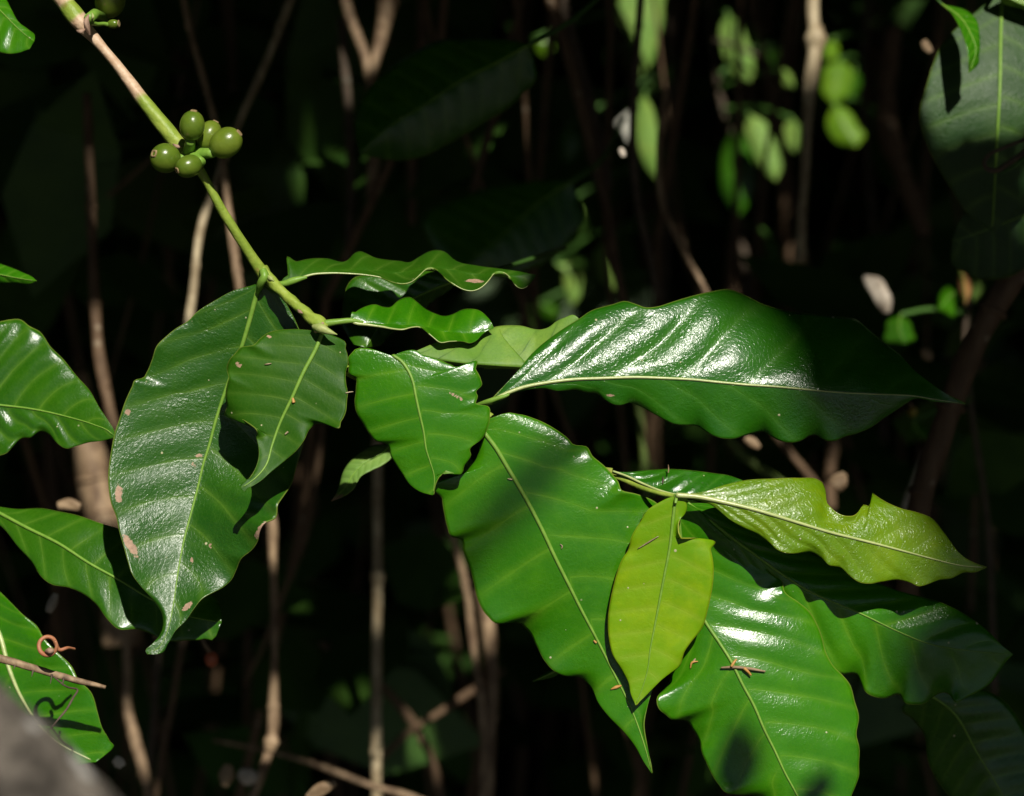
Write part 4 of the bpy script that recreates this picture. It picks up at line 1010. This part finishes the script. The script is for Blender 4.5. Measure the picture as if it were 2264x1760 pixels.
def small_fruit(name, label, p, z, r, mat, lit=True):
    root = empty(name, label, 'fruit')
    th_ = np.linspace(0, np.pi, 10)
    ph = np.linspace(0, 2 * np.pi, 14, endpoint=False)
    R = r * PX * (DIST - z / 1000) / DIST
    ctr = at(T(p), z)[0]
    v = ctr + R * np.stack([np.sin(th_)[:, None] * np.cos(ph), np.sin(th_)[:, None] * np.sin(ph), 1.15 * np.cos(th_)[:, None] * np.ones(14)], -1).reshape(-1, 3)
    f = [(i * 14 + j, (i + 1) * 14 + j, (i + 1) * 14 + (j + 1) % 14, i * 14 + (j + 1) % 14) for i in range(9) for j in range(14)]
    new_mesh('fruit_skin', v, f, M[mat], root)
    cc = np.stack([ctr + np.array([0, 0, R * .9]), ctr + np.array([-R * .8, 0, R * 2.0]), ctr + np.array([-R * 2.2, .01, R * 3.2])])
    v, f, _ = tube_geo(cc, [R * .35, R * .28, R * .25], 8)
    new_mesh('stalk', v, f, M['tan'], root)
    if lit:
        LIT.append((ctr[None], .008))


small_fruit('red_fruit', 'small blurred red fruit below the tip of the hanging leaf', 'A3 1240,895', -190, 16, 'redfruit')
small_fruit('orange_bud', 'tiny orange and green bud under the tip of the glossy leaf', 'B4 1470,930', -330, 11, 'orangebud')

# crumbs on the leaves
twig = empty('dry_twig', 'dry forked twig lying on the large glossy leaf below the yellow one', 'twig')


def lay(key, pts, lift):
    p = T(pts)
    return [on_leaf(key, q, lift) for q in p]


tube('twig_axis', T('B5 345,945 410,942 470,945 540,955 605,967'), lay('low', 'B5 345,945 410,942 470,945 540,955 605,967', 1.2), [4, 6, 7, 6, 4], M['litter'], twig, n=24, sides=8, rough=.15)
tube('twig_spur', T('B5 405,940 420,915 436,895'), lay('low', 'B5 405,940 420,915 436,895', 2), [6, 6, 4], M['orangewood'], twig, n=8, sides=8)
tube('twig_spur', T('B5 480,948 505,970 522,990'), lay('low', 'B5 480,948 505,970 522,990', 1.6), [7, 6, 4], M['orangewood'], twig, n=8, sides=8)


def crumb(label, key, pts, w, mat='orangewood', name='leaf_crumb', cat='crumb', lift=.5):
    w = [.75 * q for q in w]
    tag(tube(name, T(pts), lay(key, pts, lift), w, M[mat], None, n=10, sides=8, rough=.2), label, cat, 'crumbs lying on the leaves')


crumb('tan chip near the tip of the broad hanging leaf', 'broad', 'B2 1725,1072 1750,1062 1788,1050', [3, 9, 5])
crumb('tan crumb on the midrib of the broad hanging leaf', 'broad', 'B2 1625,785 1640,800', [5, 6])
crumb('small tan crumb halfway up the broad leaf beside its midrib', 'broad', 'B1 1120,1322 1148,1328', [3, 5], 'straw')
crumb('pale curved crumb right of the midrib of the broad leaf', 'broad', 'B2 1428,220 1440,232 1436,248', [2, 4, 2], 'straw')
crumb('brown flake on the midrib of the dull leaf', 'dull', 'Z1 1510,1060 1518,1098', [7, 10])
crumb('tan sliver on the dull leaf left of its midrib', 'dull', 'Z1 1290,798 1315,795 1345,790', [2, 4, 2], 'straw')
crumb('straw coloured seed on the lower half of the dull leaf', 'dull', 'Z1 1450,1345 1475,1325', [4, 6], 'straw')
crumb('pale sliver on the yellow young leaf', 'yellow', 'Z6 388,755 470,705 552,656', [1.5, 4, 2], 'straw')
crumb('thin upright splinter standing at the margin of the small glossy leaf', 'behind', 'Z6 628,97 630,128 628,160', [2, 3.5, 3], 'litter', lift=4)
crumb('dark strip made as the cast shadow of the upright splinter on the small glossy leaf', 'behind', 'Z6 586,190 588,220 584,246', [2, 4, 2], 'dark', lift=1)  # solid dark strip standing in for the shadow of the upright splinter
crumb('brown curl on the leaf left of the dry forked twig', 'low', 'B5 165,950 175,915 210,908', [3, 6, 3], 'orangewood')
crumb('pale thread hanging off the right margin of the dull leaf', 'dull', 'Z1 1925,1022 1955,1015 1985,1012', [3, 3, 1.5], 'straw')
g_ = np.random.default_rng(11)
# ------------------------------------------------------------------ the canopy overhead: it shades the thicket and lets flecks of sun through
for key in ('hang', 'dull', 'torn', 'broad', 'yellow', 'behind', 'wavy2'):
    lit_key(key)
lit_key('low')
lit_key('wavy', lambda x, y: x < 1120)
lit_key('curled', lambda x, y: (y < 780) | (x < 1000))
lit_px(T('A1 0,-300 200,-150 345,-30 470,130 545,215 620,300 700,400 770,500 840,590 900,670 960,740 1040,840 1110,920 1175,1005 1240,1120 1300,1230 1360,1330 1420,1420 1480,1520 1545,1610 A2 1640,210 1700,270 1800,355 1900,450'), 2, .008)
lit_px(np.array([c for c, *_ in berries]), 10, .010)
lit_px(T('A1 645,8 664,141'), 10, .010)
lit_px(T('A3 60,1400 150,1500 250,1600 60,1250 20,1690 180,1690 300,1700 0,1300 120,1600 380,1720 -60,1500'), 408, .022)

E1 = np.cross([0, 0, 1], SUN)
E1 /= np.linalg.norm(E1)
E2 = np.cross(SUN, E1)
CELL, NG, O = .005, 1200, 600


def need_map(lit):
    """per cell of the plane across the sun: the lowest point that must stay in the sun"""
    need = np.full((NG, NG), 9.0)
    for pts, r in lit:
        a, b, s = pts @ E1, pts @ E2, pts @ SUN
        k = int(math.ceil(r / CELL))
        for dx in range(-k, k + 1):
            for dy in range(-k, k + 1):
                if dx * dx + dy * dy <= (r / CELL) ** 2 + .5:
                    i = np.clip(np.round(a / CELL).astype(int) + O + dx, 0, NG - 1)
                    j = np.clip(np.round(b / CELL).astype(int) + O + dy, 0, NG - 1)
                    np.minimum.at(need, (i, j), s)
    return need


common = list(LIT)
lit_key('gloss', lambda x, y: (x < 1690) & ~((y < 740) & (x > 1540)))
lit_key('olive', lambda x, y: x < 1970)
lit_key('lowback', lambda x, y: (x + .45 * y) < 2440)
need_far = need_map(LIT)                 # for the high crown, whose shadows have soft edges
LIT[:] = common
for k in ('gloss', 'olive', 'lowback'):
    lit_key(k, None, .012)
need_near = need_map(LIT)                # for the low crown right above


def canopy(n, e1, e2, s, size, rg, need):
    c = rg.uniform(*e1, n)[:, None] * E1 + rg.uniform(*e2, n)[:, None] * E2 + rg.uniform(*s, n)[:, None] * SUN
    q = screen(leaf_cloud(c, rg.uniform(*size, n), rg, .45), need)
    return q[~(q[..., 2] < .22).any(1)]


def screen(q, need, lens=True):
    # sample points over each leaf, drop the leaf if it would shade a place that the photograph shows in the sun
    w = np.array([[1, 0, 0, 0, 0, 0], [0, 1, 0, 0, 0, 0], [0, 0, 1, 0, 0, 0], [0, 0, 0, 1, 0, 0], [0, 0, 0, 0, 1, 0], [0, 0, 0, 0, 0, 1], [.25, .25, 0, 0, 0, .5], [0, .5, 0, 0, 0, .5],
                  [0, 0, .5, 0, .5, 0], [0, .25, .25, 0, .25, .25], [0, 0, .25, .5, .25, 0], [.5, 0, 0, 0, 0, .5], [.5, .5, 0, 0, 0, 0], [0, 0, .5, .5, 0, 0], [0, 0, 0, .5, .5, 0]])
    p = np.einsum('kv,nvd->nkd', w, q)
    i = np.round(p @ E1 / CELL).astype(int) + O
    j = np.round(p @ E2 / CELL).astype(int) + O
    ok = (i >= 0) & (i < NG) & (j >= 0) & (j < NG)
    lo = np.where(ok, need[np.clip(i, 0, NG - 1), np.clip(j, 0, NG - 1)], 9)
    bad = (lo < p @ SUN).any(1)
    # nothing in front of the lens
    rel = p - CAM
    dep = rel @ FWD
    if lens:
        bad |= ((dep > 0) & (np.abs(rel @ UPV) < dep * .30 + .05) & (np.abs(rel @ RGT) < dep * .42 + .05)).any(1)
    return q[~bad]


rg = np.random.default_rng(5)
q = [canopy(60000, (-.75, .75), (-.35, 1.1), (.55, 1.25), (.03, .055), rg, need_near),
     canopy(40000, (-3.0, 3.0), (-.3, 4.6), (.9, 2.4), (.08, .16), rg, need_near)]
# tiny unseen leaves, added to block sun through the gaps between the sunlit leaves
q.append(canopy(42000, (-.34, .34), (-.26, .30), (.50, .72), (.011, .019), rg, need_near))
# a crown high above, out of the picture, whose soft shadow lies over the tips at the right
pr = np.vstack([at(LEAVES[k][0].reshape(-1, 2), LEAVES[k][1].ravel()) for k in ('gloss', 'olive', 'lowback')])
a0, a1, b0, b1 = (pr @ E1).min() - .05, (pr @ E1).max() + .2, (pr @ E2).min() - .15, (pr @ E2).max() + .1
q.append(canopy(2600, (a0, a1), (b0, b1), (2.9, 3.4), (.045, .08), rg, need_far))
# unseen shell of leaves, added round the viewer to dim the sky light
n = 9500
az, el = rg.uniform(0, 2 * np.pi, n), np.arcsin(rg.uniform(-.22, 1, n))
rad = rg.uniform(3.5, 4.6, n)
cc = np.stack([rad * np.cos(el) * np.cos(az), rad * np.cos(el) * np.sin(az), rad * np.sin(el)], 1)
q.append(screen(leaf_cloud(cc, rg.uniform(.14, .26, n), rg, .8), np.minimum(need_near, need_far)))
# single leaves in the gap, throwing the spots of shade on the lowest leaf
for (x, y, key, size, s) in ((1622, 1685, 'low', .030, 1.0), (1640, 1700, 'low', .030, 1.05), (1800, 1765, 'low', .034, 1.0)):
    z = on_leaf(key, (x, y), 0)
    q.append(leaf_cloud(at((x, y), z) + s * SUN, size, np.random.default_rng(int(x)), .2))
crown = cloud_mesh('tree_canopy', np.vstack(q), M['canopy'])
tag(crown, 'leafy canopy overhead that keeps the thicket in shade', 'canopy', kind='stuff')
bl = np.stack([at(pt, -5)[0] + 2.2 * SUN for pt in ((1320, 915), (1258, 975), (1160, 1085), (1060, 1190), (985, 1270))])  # unseen overhead twig, added to cast the soft band across the broad leaf
v, f, _ = tube_geo(bl, [.006, .006, .0065, .0065, .007], 10)
new_mesh('twig', v, f, M['dark'], crown)

# dim leaves nearer by in the dark gaps, clear of the sunlit spots
parts = []
for (x0, x1, y0, y1, n) in ((0, 720, 0, 620, 70), (430, 1000, 1000, 1760, 22), (1650, 2264, 380, 1150, 50), (700, 1250, 0, 560, 40), (1500, 2264, 1300, 1760, 40), (1250, 1900, 0, 620, 25)):
    parts.append(at(np.stack([rg.uniform(x0, x1, n), rg.uniform(y0, y1, n)], 1), -rg.uniform(620, 1250, n)))
c = np.vstack(parts)
qd = screen(leaf_cloud(c, rg.uniform(.10, .18, len(c)), rg), need_near, False)
# keep the view to the sunlit leaves behind open
mid_ = qd.mean(1)
rel = mid_ - CAM
sc_ = rel @ FWD
px_ = np.stack([1132 + rel @ RGT / (PX * sc_ / DIST), 880 - rel @ UPV / (PX * sc_ / DIST)], 1)
keep = np.ones(len(qd), bool)
for pts, r in LIT:
    rl = pts - CAM
    d_ = rl @ FWD
    pp_ = np.stack([1132 + rl @ RGT / (PX * d_ / DIST), 880 - rl @ UPV / (PX * d_ / DIST)], 1)[::4]
    far = d_[::4] > 1.25
    if far.any():
        dd = np.hypot(px_[:, None, 0] - pp_[None, far, 0], px_[:, None, 1] - pp_[None, far, 1]).min(1)
        keep &= ~((dd < 230) & (sc_ < d_.max()))
tag(cloud_mesh('shade_leaves', qd[keep], M['canopy']), 'dim leaves hanging in the dark gaps behind the branch', 'foliage', kind='stuff')
